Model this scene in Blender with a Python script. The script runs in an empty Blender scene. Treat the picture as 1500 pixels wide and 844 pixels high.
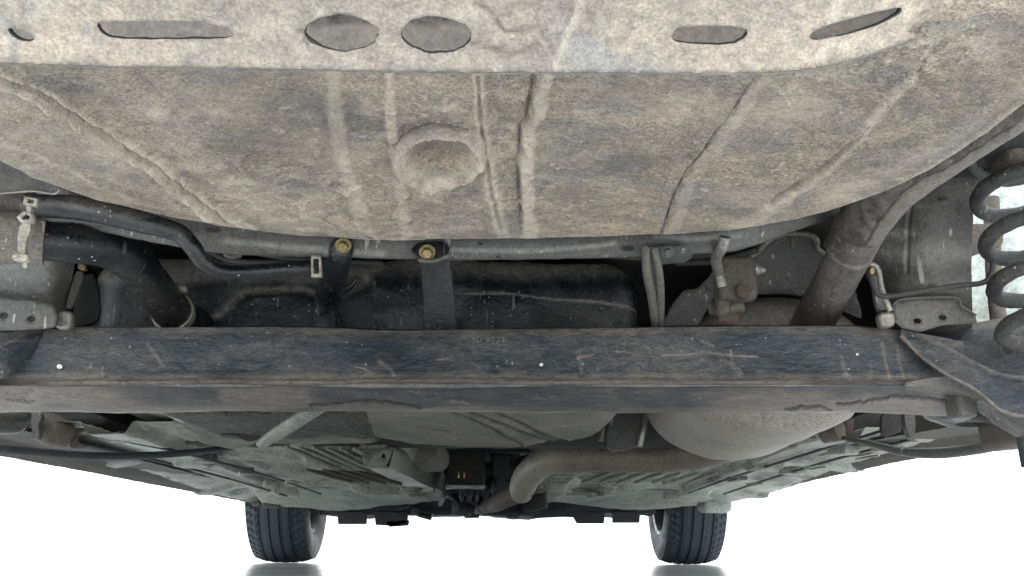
import bpy, bmesh, math, random
import numpy as np
from mathutils import Vector, Matrix, Euler
from mathutils.geometry import delaunay_2d_cdt
random.seed(7); rng = np.random.default_rng(7)
R = math.radians

# ------------------------------------------------------------------ camera
W0, H0, F = 1500.0, 844.0, 1548.0
CAM = np.array([0.033, 0.0, 0.0325])
PITCH, YAW, ROLL = 14.14, -0.89, 0.25          # nose up; turned a little to the right
scene = bpy.context.scene
cd = bpy.data.cameras.new('camera'); cam = bpy.data.objects.new('camera', cd)
scene.collection.objects.link(cam); scene.camera = cam
rot = Matrix.Rotation(R(YAW), 3, 'Z') @ Matrix.Rotation(R(90 + PITCH), 3, 'X') @ Matrix.Rotation(R(ROLL), 3, 'Z')
cam.matrix_world = Matrix.Translation(Vector(CAM)) @ rot.to_4x4()
cd.sensor_width = 36.0; cd.lens = 36.0 * F / W0
cd.clip_start = 0.01; cd.clip_end = 2000
scene.render.resolution_x, scene.render.resolution_y = 1024, 576

# ------------------------------------------------------------------ white surround and an added fill light
world = bpy.data.worlds.new('World'); scene.world = world; world.use_nodes = True
world.node_tree.nodes['Background'].inputs[0].default_value = (0.94, 0.975, 1.0, 1)
world.node_tree.nodes['Background'].inputs[1].default_value = 2.0
ld = bpy.data.lights.new('fill_light', 'AREA'); ld.shape = 'RECTANGLE'; ld.size = 3.2; ld.size_y = 1.6; ld.energy = 75  # unseen area lamp added behind the camera as fill
ld.color = (1.0, 0.96, 0.9)
lo = bpy.data.objects.new('fill_light', ld); scene.collection.objects.link(lo)
lo.location = (0.3, -2.2, 1.0)
lo.rotation_euler = (Vector((0, 0.5, 0.12)) - Vector(lo.location)).to_track_quat('-Z', 'Y').to_euler()
scene.view_settings.view_transform = 'Standard'; scene.view_settings.look = 'None'
scene.view_settings.gamma = 1; scene.view_settings.exposure = 0.35
scene.render.engine = 'CYCLES'
scene.cycles.max_bounces = 8; scene.cycles.diffuse_bounces = 6

# ------------------------------------------------------------------ picking points
RM = np.array(rot)
def ray(u, v):
    u = np.asarray(u, float); v = np.asarray(v, float)
    d = np.stack([(u - W0/2), -(v - H0/2), -F*np.ones_like(u+v)], -1)
    return d @ RM.T
def PY(u, v, Y):
    d = ray(u, v); t = (np.asarray(Y, float) - CAM[1]) / d[..., 1]
    return CAM + d * t[..., None]
def PZ(u, v, z):
    d = ray(u, v); t = (np.asarray(z, float) - CAM[2]) / d[..., 2]
    return CAM + d * t[..., None]
def PX(u, v, x):
    d = ray(u, v); t = (np.asarray(x, float) - CAM[0]) / d[..., 0]
    return CAM + d * t[..., None]
def proj(P):
    q = (P - CAM) @ RM
    return W0/2 - F*q[..., 0]/q[..., 2], H0/2 + F*q[..., 1]/q[..., 2]

# ------------------------------------------------------------------ noise
_perm = rng.random((64, 64, 64))
def vnoise(p):
    i = np.floor(p).astype(int); f = p - i; f = f*f*(3 - 2*f); i &= 63; j = (i + 1) & 63
    g = lambda a, b, c: _perm[a, b, c]
    x0, y0, z0, x1, y1, z1 = i[..., 0], i[..., 1], i[..., 2], j[..., 0], j[..., 1], j[..., 2]
    fx, fy, fz = f[..., 0], f[..., 1], f[..., 2]
    a = g(x0, y0, z0)*(1-fx) + g(x1, y0, z0)*fx; b = g(x0, y1, z0)*(1-fx) + g(x1, y1, z0)*fx
    c = g(x0, y0, z1)*(1-fx) + g(x1, y0, z1)*fx; d = g(x0, y1, z1)*(1-fx) + g(x1, y1, z1)*fx
    return ((a*(1-fy) + b*fy)*(1-fz) + (c*(1-fy) + d*fy)*fz)*2 - 1
def fbm(P, s, o=4, off=0.0, g=0.5):
    r = 0; a = 1.0; n = 0
    for k in range(o):
        r = r + a*vnoise(np.asarray(P)*s + 17.3*k + off); n += a; a *= g; s *= 2.03
    return r/n
def n1(t, s=1.0, off=0.0, o=3):
    t = np.asarray(t, float)
    return fbm(np.stack([t*s, np.zeros_like(t)+.37, np.zeros_like(t)+.71], -1), 1.0, o, off)
def sm(a, b, x):
    t = np.clip((x - a)/(b - a), 0, 1); return t*t*(3 - 2*t)
def pdist(u, v, poly):
    best = np.full(np.shape(u), 1e9); side = np.zeros(np.shape(u))
    for (a, b), (c, d) in zip(poly[:-1], poly[1:]):
        ex, ey = c - a, d - b; L = ex*ex + ey*ey
        t = np.clip(((u-a)*ex + (v-b)*ey)/L, 0, 1)
        dx, dy = u - (a + t*ex), v - (b + t*ey); q = np.hypot(dx, dy)
        s = np.sign(ex*(v-b) - ey*(u-a)); m = q < best
        best = np.where(m, q, best); side = np.where(m, s, side)
    return best, side
def crom(pts, n, closed=False):
    P = np.asarray(pts, float); m = len(P)
    if m == 2: t = np.linspace(0, 1, n)[:, None]; return P[0]*(1-t) + P[1]*t
    E = np.vstack([2*P[0] - P[1], P, 2*P[-1] - P[-2]])
    d = np.r_[0, np.cumsum(np.linalg.norm(np.diff(P[:, :3], axis=0), axis=1))]
    s = np.linspace(0, d[-1], n); k = np.clip(np.searchsorted(d, s, 'right') - 1, 0, m - 2)
    t = ((s - d[k])/(d[k+1] - d[k]))[:, None]
    p0, p1, p2, p3 = E[k], E[k+1], E[k+2], E[k+3]
    return .5*((2*p1) + (-p0+p2)*t + (2*p0-5*p1+4*p2-p3)*t**2 + (-p0+3*p1-3*p2+p3)*t**3)

# ------------------------------------------------------------------ materials
MATS = {}
def mat(name, base, dust, amount=.5, scale=7, fine=90, rough=(.35, .85), bump=.25, bscale=1.0,
        metal=0.0, stretch=(1, 1, 1), fleck=0.0, fleckcol=(.6, .6, .55), pale=(.45, .41, .34), dark=(.012, .013, .015),
        crack=0.0, spec=.5, third=None, contrast=.12, grit=.38, scr=1.0):
    m = bpy.data.materials.new(name); m.use_nodes = True; nt = m.node_tree; N = nt.nodes; L = nt.links
    for n in list(N): N.remove(n)
    out = N.new('ShaderNodeOutputMaterial'); bs = N.new('ShaderNodeBsdfPrincipled'); L.new(bs.outputs[0], out.inputs[0])
    tc = N.new('ShaderNodeTexCoord'); mp = N.new('ShaderNodeMapping'); L.new(tc.outputs['Object'], mp.inputs[0])
    mp.inputs['Scale'].default_value = stretch
    def noise(s, det=8, r=.6, dist=0, off=None):
        n = N.new('ShaderNodeTexNoise'); n.inputs['Scale'].default_value = s; n.inputs['Detail'].default_value = det
        n.inputs['Roughness'].default_value = r; n.inputs['Distortion'].default_value = dist
        if off is not None:
            m2 = N.new('ShaderNodeMapping'); L.new(mp.outputs[0], m2.inputs[0]); m2.inputs['Location'].default_value = (off, off*1.7, off*.6)
            L.new(m2.outputs[0], n.inputs['Vector'])
        else: L.new(mp.outputs[0], n.inputs['Vector'])
        return n.outputs['Fac']
    def ramp(x, a, b):
        r = N.new('ShaderNodeMapRange'); r.interpolation_type = 'SMOOTHSTEP'; L.new(x, r.inputs[0])
        r.inputs[1].default_value = a; r.inputs[2].default_value = b; return r.outputs[0]
    def mix(f, a, b, t='MIX'):
        x = N.new('ShaderNodeMix'); x.data_type = 'RGBA'; x.blend_type = t
        if isinstance(f, float): x.inputs[0].default_value = f
        else: L.new(f, x.inputs[0])
        for k, c in ((6, a), (7, b)):
            if isinstance(c, tuple): x.inputs[k].default_value = (*c, 1)
            else: L.new(c, x.inputs[k])
        return x.outputs[2]
    def mth(op, a, b=None, clamp=False):
        x = N.new('ShaderNodeMath'); x.operation = op; x.use_clamp = clamp
        for k, c in ((0, a), (1, b)):
            if c is None: continue
            if isinstance(c, (int, float)): x.inputs[k].default_value = c
            else: L.new(c, x.inputs[k])
        return x.outputs[0]
    big = noise(scale, 9, .62, .4); fi = noise(fine, 9, .7, .2, 3.1); mid = noise(scale*4.3, 6, .65, .3, 7.7)
    comb = mth('ADD', mth('MULTIPLY', big, .5), mth('ADD', mth('MULTIPLY', mid, .27), mth('MULTIPLY', fi, .23)))
    th = .5 + (.5 - amount)*.3
    fac = ramp(comb, th - contrast, th + contrast)
    col = mix(fac, base, dust)
    if third: col = mix(ramp(noise(scale*1.7, 5, .6, .5, 13.), .54, .68), col, third)
    # fine mottling of the crust
    mo = N.new('ShaderNodeMix'); mo.data_type = 'RGBA'; mo.blend_type = 'MULTIPLY'; mo.inputs[0].default_value = 1.0
    cr = N.new('ShaderNodeValToRGB'); cr.color_ramp.elements[0].position = .3; cr.color_ramp.elements[0].color = (.62, .62, .63, 1)
    cr.color_ramp.elements[1].position = .72; cr.color_ramp.elements[1].color = (1.3, 1.28, 1.24, 1)
    L.new(noise(fine*1.9, 6, .75, 0, 5.5), cr.inputs[0]); L.new(col, mo.inputs[6]); L.new(cr.outputs[0], mo.inputs[7]); col = mo.outputs[2]
    gr = noise(470, 3, .75, 0, 2.2)
    mg = N.new('ShaderNodeMix'); mg.data_type = 'RGBA'; mg.blend_type = 'MULTIPLY'; mg.inputs[0].default_value = 1.0
    cg = N.new('ShaderNodeValToRGB'); cg.color_ramp.elements[0].position = .34; cg.color_ramp.elements[0].color = (1-grit, 1-grit, 1-grit*.96, 1)
    cg.color_ramp.elements[1].position = .66; cg.color_ramp.elements[1].color = (1+grit, 1+grit*.97, 1+grit*.9, 1)
    L.new(gr, cg.inputs[0]); L.new(col, mg.inputs[6]); L.new(cg.outputs[0], mg.inputs[7]); col = mg.outputs[2]
    if fleck > 0:
        vo = N.new('ShaderNodeTexVoronoi'); vo.inputs['Scale'].default_value = 170; L.new(tc.outputs['Object'], vo.inputs['Vector'])
        sel = N.new('ShaderNodeSeparateColor'); L.new(vo.outputs['Color'], sel.inputs[0])
        sz = mth('MULTIPLY', sel.outputs[1], .25)
        dot = mth('LESS_THAN', mth('ADD', vo.outputs['Distance'], mth('MULTIPLY', fi, .2)), mth('ADD', sz, .1))
        on = mth('GREATER_THAN', sel.outputs[0], 1 - fleck)
        f = mth('MULTIPLY', dot, on)
        col = mix(mth('MULTIPLY', f, .75), col, fleckcol)
        # hairline scratches
        m3 = N.new('ShaderNodeMapping'); L.new(tc.outputs['Object'], m3.inputs[0]); m3.inputs['Rotation'].default_value = (.3, .9, .5); m3.inputs['Scale'].default_value = (60, 60, 7)
        n3 = N.new('ShaderNodeTexNoise'); L.new(m3.outputs[0], n3.inputs['Vector']); n3.inputs['Scale'].default_value = 1; n3.inputs['Detail'].default_value = 3
        col = mix(mth('MULTIPLY', ramp(n3.outputs['Fac'], .69, .73), .5*scr), col, fleckcol)
        m4 = N.new('ShaderNodeMapping'); L.new(tc.outputs['Object'], m4.inputs[0]); m4.inputs['Rotation'].default_value = (1.2, -.7, .2); m4.inputs['Scale'].default_value = (150, 150, 22)
        n4 = N.new('ShaderNodeTexNoise'); L.new(m4.outputs[0], n4.inputs['Vector']); n4.inputs['Scale'].default_value = 1; n4.inputs['Detail'].default_value = 2
        col = mix(mth('MULTIPLY', ramp(n4.outputs['Fac'], .68, .73), .5*scr), col, fleckcol)
    for an, c in (('pale', pale), ('dark', dark)):
        at = N.new('ShaderNodeAttribute'); at.attribute_name = an
        edge_ = mth('ADD', .8, mth('MULTIPLY', mth('SUBTRACT', mth('ADD', mth('MULTIPLY', fi, .6), mth('MULTIPLY', gr, .4)), .5), 4.0))
        col = mix(mth('MINIMUM', mth('MULTIPLY', at.outputs['Fac'], mth('MAXIMUM', edge_, .1)), 1.0), col, c)
    L.new(col, bs.inputs['Base Color'])
    rr = N.new('ShaderNodeMapRange'); L.new(fac, rr.inputs[0]); rr.inputs[3].default_value = rough[0]; rr.inputs[4].default_value = rough[1]
    L.new(rr.outputs[0], bs.inputs['Roughness']); bs.inputs['Metallic'].default_value = metal
    bs.inputs['Specular IOR Level'].default_value = spec
    h = mth('ADD', mth('ADD', mth('MULTIPLY', fi, .6), mth('MULTIPLY', gr, .16)), mth('ADD', mth('MULTIPLY', mid, .8), mth('MULTIPLY', fac, .25)))
    if crack > 0:
        vo = N.new('ShaderNodeTexVoronoi'); vo.feature = 'DISTANCE_TO_EDGE'; vo.inputs['Scale'].default_value = 330
        mm = N.new('ShaderNodeMix'); mm.data_type = 'VECTOR'; mm.inputs[0].default_value = .02
        nn = N.new('ShaderNodeTexNoise'); nn.inputs['Scale'].default_value = 60; L.new(tc.outputs['Object'], nn.inputs['Vector'])
        L.new(tc.outputs['Object'], mm.inputs[4]); L.new(nn.outputs['Color'], mm.inputs[5]); L.new(mm.outputs[1], vo.inputs['Vector'])
        ck = mth('MULTIPLY', ramp(vo.outputs['Distance'], 0, .22), ramp(noise(7, 5, .6, .3, 21.), .46, .62))
        h = mth('ADD', h, mth('MULTIPLY', ck, crack))
    b = N.new('ShaderNodeBump'); b.inputs['Strength'].default_value = min(1, bump*2); b.inputs['Distance'].default_value = .0035*bscale
    L.new(h, b.inputs['Height']); L.new(b.outputs[0], bs.inputs['Normal'])
    MATS[name] = m; return m

MUD = (.30, .262, .205); PALEMUD = (.44, .395, .32)
M_mud = mat('mud_crusted_steel', (.185, .181, .176), (.415, .352, .28), .56, 9, 85, (.6, .9), .6, 1.6, pale=(.64, .56, .47), dark=(.085, .078, .068), crack=.22, third=(.275, .262, .25), contrast=.12, grit=.5, fleck=.03, fleckcol=(.6, .56, .48))
M_bumper = mat('dusty_bumper_steel', (.33, .308, .285), (.475, .42, .36), .55, 10, 60, (.6, .9), .8, 2.4, pale=(.64, .595, .52), dark=(.13, .115, .10), third=(.34, .34, .34), contrast=.14, grit=.24)
M_inner = mat('inner_bumper_steel', (.15, .155, .16), (.235, .215, .19), .5, 14, 90, (.6, .9), .25, 1, grit=.12)
M_beam = mat('dusty_black_paint', (.017, .027, .041), (.122, .123, .121), .35, 13, 130, (.36, .75), .35, .8, stretch=(.55, 1, 1.3), fleck=.10, scr=.12, fleckcol=(.36, .35, .32), pale=(.215, .19, .165), dark=(.01, .01, .012), contrast=.12, grit=.55)
M_plastic = mat('dirty_black_plastic', (.009, .013, .019), (.075, .073, .07), .16, 10, 140, (.26, .7), .3, .6, fleck=.2, scr=.7, fleckcol=(.4, .39, .36), pale=(.34, .32, .29), grit=.5, contrast=.15)
M_tankside = mat('muddy_tank_underside', (.12, .128, .12), (.29, .285, .25), .55, 9, 90, (.5, .85), .4, 1, pale=(.3, .28, .23), contrast=.15, fleck=.03)
M_rail = mat('dusty_grey_body_paint', (.062, .065, .067), (.145, .139, .130), .4, 6, 90, (.35, .7), .2, .6, pale=(.36, .355, .34), contrast=.2, fleck=.02)
M_pipe = mat('muddy_exhaust_steel', (.105, .10, .095), (.215, .20, .18), .5, 12, 110, (.5, .85), .4, 1, pale=(.27, .245, .215), dark=(.05, .044, .04), contrast=.16, fleck=.03, metal=.1)
M_muffler = mat('brown_stained_steel', (.31, .295, .275), (.45, .425, .39), .5, 7, 80, (.4, .75), .3, .8, pale=(.5, .46, .39), metal=.25, contrast=.2)
M_rustpipe = mat('rust_tinted_pipe', (.22, .185, .16), (.33, .295, .26), .45, 8, 90, (.4, .75), .3, .7, pale=(.5, .48, .42), metal=.25, contrast=.2, fleck=.05, fleckcol=(.06, .05, .045))
M_floor = mat('grey_green_floor_coat', (.225, .238, .222), (.40, .412, .375), .58, 4, 60, (.35, .7), .4, 1.2, stretch=(1, .5, 1), pale=(.52, .56, .50), dark=(.022, .024, .023), third=(.13, .13, .115), contrast=.14)
M_sill = mat('grainy_undercoat', (.055, .057, .056), (.15, .14, .125), .5, 6, 140, (.6, .9), .8, 1.2, contrast=.2)
M_blue = mat('dark_blue_grime', (.016, .024, .034), (.075, .085, .09), .35, 9, 90, (.4, .8), .4, 1, contrast=.2)
M_rubber = mat('tyre_rubber', (.012, .022, .034), (.045, .055, .065), .4, 12, 90, (.45, .8), .2, .6, contrast=.2)
M_hose = mat('black_rubber_hose', (.007, .009, .012), (.07, .066, .06), .12, 12, 150, (.2, .8), .3, .6, fleck=.2, scr=.25, fleckcol=(.45, .43, .38), pale=(.12, .112, .098), contrast=.14)
M_spring = mat('dusty_spring_steel', (.022, .026, .031), (.095, .092, .086), .42, 14, 110, (.35, .8), .5, 1, contrast=.18, fleck=.05)
M_clip = mat('dirty_white_plastic', (.42, .41, .36), (.22, .2, .165), .35, 30, 120, (.4, .7), .2, .5)
M_zinc = mat('yellow_zinc_bolt', (.27, .22, .10), (.14, .122, .085), .35, 60, 200, (.3, .6), .2, .3, metal=.5)
M_steel = mat('dull_bare_steel', (.32, .32, .30), (.19, .18, .16), .45, 18, 120, (.3, .6), .2, .5, metal=.5, pale=(.5, .5, .48))
M_rust = mat('rust', (.10, .062, .05), (.075, .058, .05), .5, 40, 150, (.6, .9), .5, .6)
M_brown = mat('brown_grimy_steel', (.07, .06, .052), (.15, .13, .11), .5, 14, 120, (.5, .85), .4, .8)
M_arch = mat('pale_mottled_panel', (.60, .68, .66), (.46, .53, .51), .38, 14, 60, (.4, .7), .3, .8, third=(.36, .40, .38), grit=.15)
M_palepan = mat('pale_dusty_undershield', (.30, .335, .30), (.17, .19, .17), .4, 4, 60, (.35, .65), .25, .8, stretch=(1, .5, 1), pale=(.5, .53, .48), dark=(.04, .045, .04), contrast=.2)
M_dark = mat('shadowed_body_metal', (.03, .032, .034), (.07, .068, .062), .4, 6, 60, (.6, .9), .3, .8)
M_black = mat('shade_black', (.007, .007, .008), (.018, .017, .016), .3, 6, 60, (.7, .95), .3, .8)  # near-black colour that puts shade into the side gaps
M_white = mat('white_paint_mark', (.8, .8, .78), (.7, .7, .66), .3, 60, 200, (.5, .7), .1, .2)
M_alu = mat('wheel_alloy', (.30, .32, .33), (.14, .145, .15), .45, 20, 90, (.35, .6), .1, .3, metal=.6)
M_gold = mat('brass_terminal', (.5, .38, .15), (.35, .27, .12), .3, 60, 200, (.3, .5), .1, .2, metal=.6)

# ------------------------------------------------------------------ objects
BASE = np.array([0, 2.5, 0.0])
car = bpy.data.objects.new('car', None); scene.collection.objects.link(car); car.location = BASE
car['label'] = 'muddy car seen from below behind its rear bumper, standing on a white floor'; car['category'] = 'car'

def part(name, V, Fc, m, parent=car, smooth=True, label=None, bevel=0, seg=2, solid=0, off=0, attrs=None, kind=None, sub=0, angle=40, offset=True):
    me = bpy.data.meshes.new(name)
    V = np.asarray(V, float)
    me.from_pydata((V - BASE if offset else V).tolist(), [], [tuple(int(i) for i in f) for f in Fc])
    me.materials.append(m)
    if attrs:
        for k, a in attrs.items():
            at = me.attributes.new(k, 'FLOAT', 'POINT'); at.data.foreach_set('value', np.asarray(a, np.float32).ravel())
    me.update()
    o = bpy.data.objects.new(name, me); scene.collection.objects.link(o)
    if parent is not None: o.parent = parent
    if smooth:
        me.polygons.foreach_set('use_smooth', [True]*len(me.polygons))
        try: me.set_sharp_from_angle(angle=R(angle))
        except Exception: pass
    if solid:
        s = o.modifiers.new('solid', 'SOLIDIFY'); s.thickness = solid; s.offset = off
    if bevel:
        b = o.modifiers.new('bevel', 'BEVEL'); b.width = bevel; b.segments = seg; b.limit_method = 'ANGLE'; b.angle_limit = R(35); b.harden_normals = False
    if sub:
        s = o.modifiers.new('sub', 'SUBSURF'); s.levels = s.render_levels = sub
    if label: o['label'] = label
    if kind: o['kind'] = kind
    return o

def grid_faces(n, m):
    i = np.arange(n-1)[:, None]*m + np.arange(m-1)[None, :]
    return np.stack([i, i+1, i+m+1, i+m], -1).reshape(-1, 4)
def grid_normals(G):
    a = np.gradient(G, axis=0); b = np.gradient(G, axis=1); n = np.cross(a, b); n /= np.linalg.norm(n, axis=-1, keepdims=True) + 1e-12
    s = np.sign(np.sum(n*(CAM - G), -1)); s = 1 if np.sum(s) > 0 else -1
    return n*s
def resample(ctrl, n, m):
    """rows of (u,v,Y) control points -> n x m grid of world points"""
    rows = [crom([PY(u, v, Y) for (u, v, Y) in r], m) for r in ctrl]
    rows = np.array(rows); cols = [crom(rows[:, j], n) for j in range(m)]
    return np.transpose(np.array(cols), (1, 0, 2))
def sheet(name, ctrl, n, m, mt, disp=None, solid=.002, rough=.0006, world=False, **k):
    if world:
        rows = np.array([crom(r, m) for r in ctrl]); G = np.transpose(np.array([crom(rows[:, j], n) for j in range(m)]), (1, 0, 2))
    else: G = resample(ctrl, n, m)
    N_ = grid_normals(G); h = fbm(G, 35, 4)*rough*2; at = {}
    if disp:
        u, v = proj(G); r = disp(G, u, v)
        if isinstance(r, tuple): hh, at = r; h = h + hh
        else: h = h + r
    G = G + N_*h[..., None]
    Fc = grid_faces(n, m)
    # outward normals face the camera, thickness goes away from it
    a = G[0, 0]; nn = np.cross(G[0, 1]-G[0, 0], G[1, 0]-G[0, 0])
    if np.dot(nn, CAM - a) < 0: Fc = Fc[:, ::-1]
    V = G.reshape(-1, 3)
    return part(name, V, Fc, mt, solid=solid, off=-1, attrs={q: w.ravel() for q, w in at.items()} or None, **k)

def tube(name, pts, rad, mt, n=40, seg=24, disp=None, cap=True, flat=None, attrs=None, **k):
    """pts: world points (or (u,v,Y) if third arg big) ; rad scalar or list"""
    P = np.asarray(pts, float); rr = np.full(len(P), rad) if np.isscalar(rad) else np.asarray(rad, float)
    Q = crom(np.c_[P, rr], n); P = Q[:, :3]; rr = Q[:, 3]
    T = np.gradient(P, axis=0); T /= np.linalg.norm(T, axis=1, keepdims=True)
    up = np.array([0, 0, 1.0]) if abs(T[0][2]) < .9 else np.array([0, 1.0, 0])
    Nn = np.cross(T[0], up); Nn /= np.linalg.norm(Nn); rings = []; Ns = []
    for i in range(n):
        Nn = Nn - T[i]*np.dot(Nn, T[i]); Nn /= np.linalg.norm(Nn); B = np.cross(T[i], Nn)
        a = np.linspace(0, 2*np.pi, seg, endpoint=False)
        dirs = np.cos(a)[:, None]*Nn + np.sin(a)[:, None]*B
        if flat: dirs = np.cos(a)[:, None]*Nn*flat[0] + np.sin(a)[:, None]*B*flat[1]
        Ns.append(dirs); rings.append(P[i] + dirs*rr[i])
    G = np.array(rings); D = np.array(Ns); at = None
    if disp:
        u, v = proj(G); r = disp(G, u, v)
        if isinstance(r, tuple): h, at = r
        else: h = r
        G = G + D*h[..., None]
    V = G.reshape(-1, 3); Fc = []
    for i in range(n-1):
        for j in range(seg):
            a, b = i*seg + j, i*seg + (j+1) % seg; Fc.append((a, b, b+seg, a+seg))
    if cap: Fc.append(tuple(range(seg))[::-1]); Fc.append(tuple((n-1)*seg + j for j in range(seg)))
    at = {q: w.ravel() for q, w in at.items()} if at else None
    return part(name, V, Fc, mt, attrs=at, **k)
def T3(*p): return [PY(u, v, Y) for (u, v, Y) in p]

def inside(pt, poly):
    x, y = pt; c = False; n = len(poly); j = n-1
    for i in range(n):
        xi, yi = poly[i]; xj, yj = poly[j]
        if (yi > y) != (yj > y) and x < (xj-xi)*(y-yi)/(yj-yi) + xi: c = not c
        j = i
    return c
def dens(poly, step):
    o = []
    for a, b in zip(poly, poly[1:] + poly[:1]):
        L = math.hypot(b[0]-a[0], b[1]-a[1]); k = max(1, int(L/step))
        for i in range(k): t = i/k; o.append((a[0]*(1-t)+b[0]*t, a[1]*(1-t)+b[1]*t))
    return o
def rnd(poly, r=.25, it=2):
    for _ in range(it):
        q = []
        for a, b in zip(poly, poly[1:] + poly[:1]):
            q.append((a[0]*(1-r)+b[0]*r, a[1]*(1-r)+b[1]*r)); q.append((a[0]*r+b[0]*(1-r), a[1]*r+b[1]*(1-r)))
        poly = q
    return poly
def holed(name, outline, holes, f3d, step, mt, thick, disp=None, **k):
    outline = dens(outline, step); holes = [dens(h, step*.7) for h in holes]
    vs = []; es = []
    for lp in [outline] + holes:
        b = len(vs); vs += lp; es += [(b+i, b+(i+1) % len(lp)) for i in range(len(lp))]
    xs = [p[0] for p in outline]; ys = [p[1] for p in outline]
    x = min(xs)
    allp = np.array(vs)
    while x < max(xs):
        y = min(ys)
        while y < max(ys):
            q = (x + random.uniform(-.1, .1)*step, y + random.uniform(-.1, .1)*step)
            if inside(q, outline) and not any(inside(q, h) for h in holes) and np.min(np.abs(allp - q).max(1)) > step*.45: vs.append(q)
            y += step
        x += step
    r = delaunay_2d_cdt([Vector(p) for p in vs], es, [], 0, 1e-6)
    pv = [tuple(p) for p in r[0]]; Fc = []
    for f in r[2]:
        c = (sum(pv[i][0] for i in f)/len(f), sum(pv[i][1] for i in f)/len(f))
        if inside(c, outline) and not any(inside(c, h) for h in holes): Fc.append(f)
    A = np.array(pv); G = f3d(A[:, 0], A[:, 1]); at = None
    if disp:
        r = disp(G, A[:, 0], A[:, 1])
        if isinstance(r, tuple): h, at = r
        else: h = r
        d = (CAM - G); d /= np.linalg.norm(d, axis=1, keepdims=True); G = G + d*h[:, None]
    f = Fc[0]; nn = np.cross(G[f[1]]-G[f[0]], G[f[2]]-G[f[0]])
    if np.dot(nn, CAM - G[f[0]]) < 0: Fc = [tuple(reversed(q)) for q in Fc]
    return part(name, G, Fc, mt, solid=thick, off=-1, attrs=at, **k)
def plate(name, poly, Y, th, mt, holes=(), bevel=.0012, round_=.2, tilt=(0, 0), parent=car, **k):
    """flat plate, outline given at distance Y, its thickness running forward"""
    if round_: poly = rnd(list(poly), round_, 2)
    c = (sum(p[0] for p in poly)/len(poly), sum(p[1] for p in poly)/len(poly))
    A = np.array(list(poly), float)
    if not holes:
        Yp = Y + tilt[0]*(A[:, 0]-c[0]) + tilt[1]*(A[:, 1]-c[1])
        f = PY(A[:, 0], A[:, 1], Yp); b = f + np.array([0, th, 0]); n = len(f)
        Fc = [tuple(range(n))] + [tuple(range(2*n-1, n-1, -1))] + [(i, i+n, (i+1) % n + n, (i+1) % n) for i in range(n)]
        o = part(name, np.vstack([f, b]), Fc, mt, parent=parent, bevel=bevel, smooth=True, angle=30, **k)
        bm = bmesh.new(); bm.from_mesh(o.data); bmesh.ops.recalc_face_normals(bm, faces=bm.faces); bm.to_mesh(o.data); bm.free()
        return o
    return holed(name, list(poly), [list(h) for h in holes], lambda u, v: PY(u, v, Y + tilt[0]*(u-c[0]) + tilt[1]*(v-c[1])), 8, mt, th, parent=parent, **k)
def ell(cx, cy, rx, ry, n=20, a=0):
    return [(cx + rx*math.cos(t)*math.cos(a) - ry*math.sin(t)*math.sin(a), cy + rx*math.cos(t)*math.sin(a) + ry*math.sin(t)*math.cos(a)) for t in np.linspace(0, 2*np.pi, n, endpoint=False)]

def rbox(name, c, h, r, mt, n=14, disp=None, rot=None, **k):
    """rounded box: centre, half sizes, radius"""
    h = np.array(h, float); r = min(r, *(h*.999)); V = []; Fc = []
    t = np.linspace(-1, 1, n)
    for ax in range(3):
        for s in (-1, 1):
            b = len(V); o = [q for q in range(3) if q != ax]
            for i in t:
                for j in t:
                    p = np.zeros(3); p[ax] = s; p[o[0]] = math.sin(i*math.pi/2); p[o[1]] = math.sin(j*math.pi/2); V.append(p)
            for i in range(n-1):
                for j in range(n-1):
                    q = (b+i*n+j, b+i*n+j+1, b+(i+1)*n+j+1, b+(i+1)*n+j); Fc.append(q if (s > 0) ^ (ax == 1) ^ True else q[::-1])
    V = np.array(V)*h; inn = np.clip(V, -(h-r), h-r); d = V - inn; L = np.linalg.norm(d, axis=1, keepdims=True)
    # points on the flat faces keep their face offset
    V = inn + np.where(L > 1e-9, d/np.maximum(L, 1e-9), 0)*r
    bm = bmesh.new(); bv = [bm.verts.new(p) for p in V]
    for f in Fc: bm.faces.new([bv[i] for i in f])
    bmesh.ops.remove_doubles(bm, verts=bm.verts, dist=1e-6)
    bmesh.ops.recalc_face_normals(bm, faces=bm.faces)
    bm.normal_update(); bm.verts.index_update()
    V = np.array([v.co[:] for v in bm.verts]); Nn = np.array([v.normal[:] for v in bm.verts]); Fc = [[v.index for v in f.verts] for f in bm.faces]; bm.free()
    if rot is not None:
        Rr = np.array(Euler(rot).to_matrix()); V = V @ Rr.T; Nn = Nn @ Rr.T
    V = V + np.array(c); at = None
    if disp:
        u, v = proj(V); q = disp(V, u, v)
        if isinstance(q, tuple): hh, at = q
        else: hh = q
        V = V + Nn*hh[:, None]
    return part(name, V, Fc, mt, attrs=at, **k)
def lathe(name, prof, c, axis, mt, n=64, **k):
    """prof: (radius, along-axis) ring list"""
    ax = {'x': (1, 2, 0), 'y': (0, 2, 1), 'z': (0, 1, 2)}[axis]; V = []; a = np.linspace(0, 2*np.pi, n, endpoint=False); m = len(prof)
    for r, s in prof:
        P = np.zeros((n, 3)); P[:, ax[0]] = r*np.cos(a); P[:, ax[1]] = r*np.sin(a); P[:, ax[2]] = s; V.append(P + np.array(c))
    Fc = [(i*n+j, i*n+(j+1) % n, (i+1)*n+(j+1) % n, (i+1)*n+j) for i in range(m-1) for j in range(n)]
    o = part(name, np.vstack(V), Fc, mt, **k)
    bm = bmesh.new(); bm.from_mesh(o.data); bmesh.ops.recalc_face_normals(bm, faces=bm.faces); bm.to_mesh(o.data); bm.free()
    return o
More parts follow.
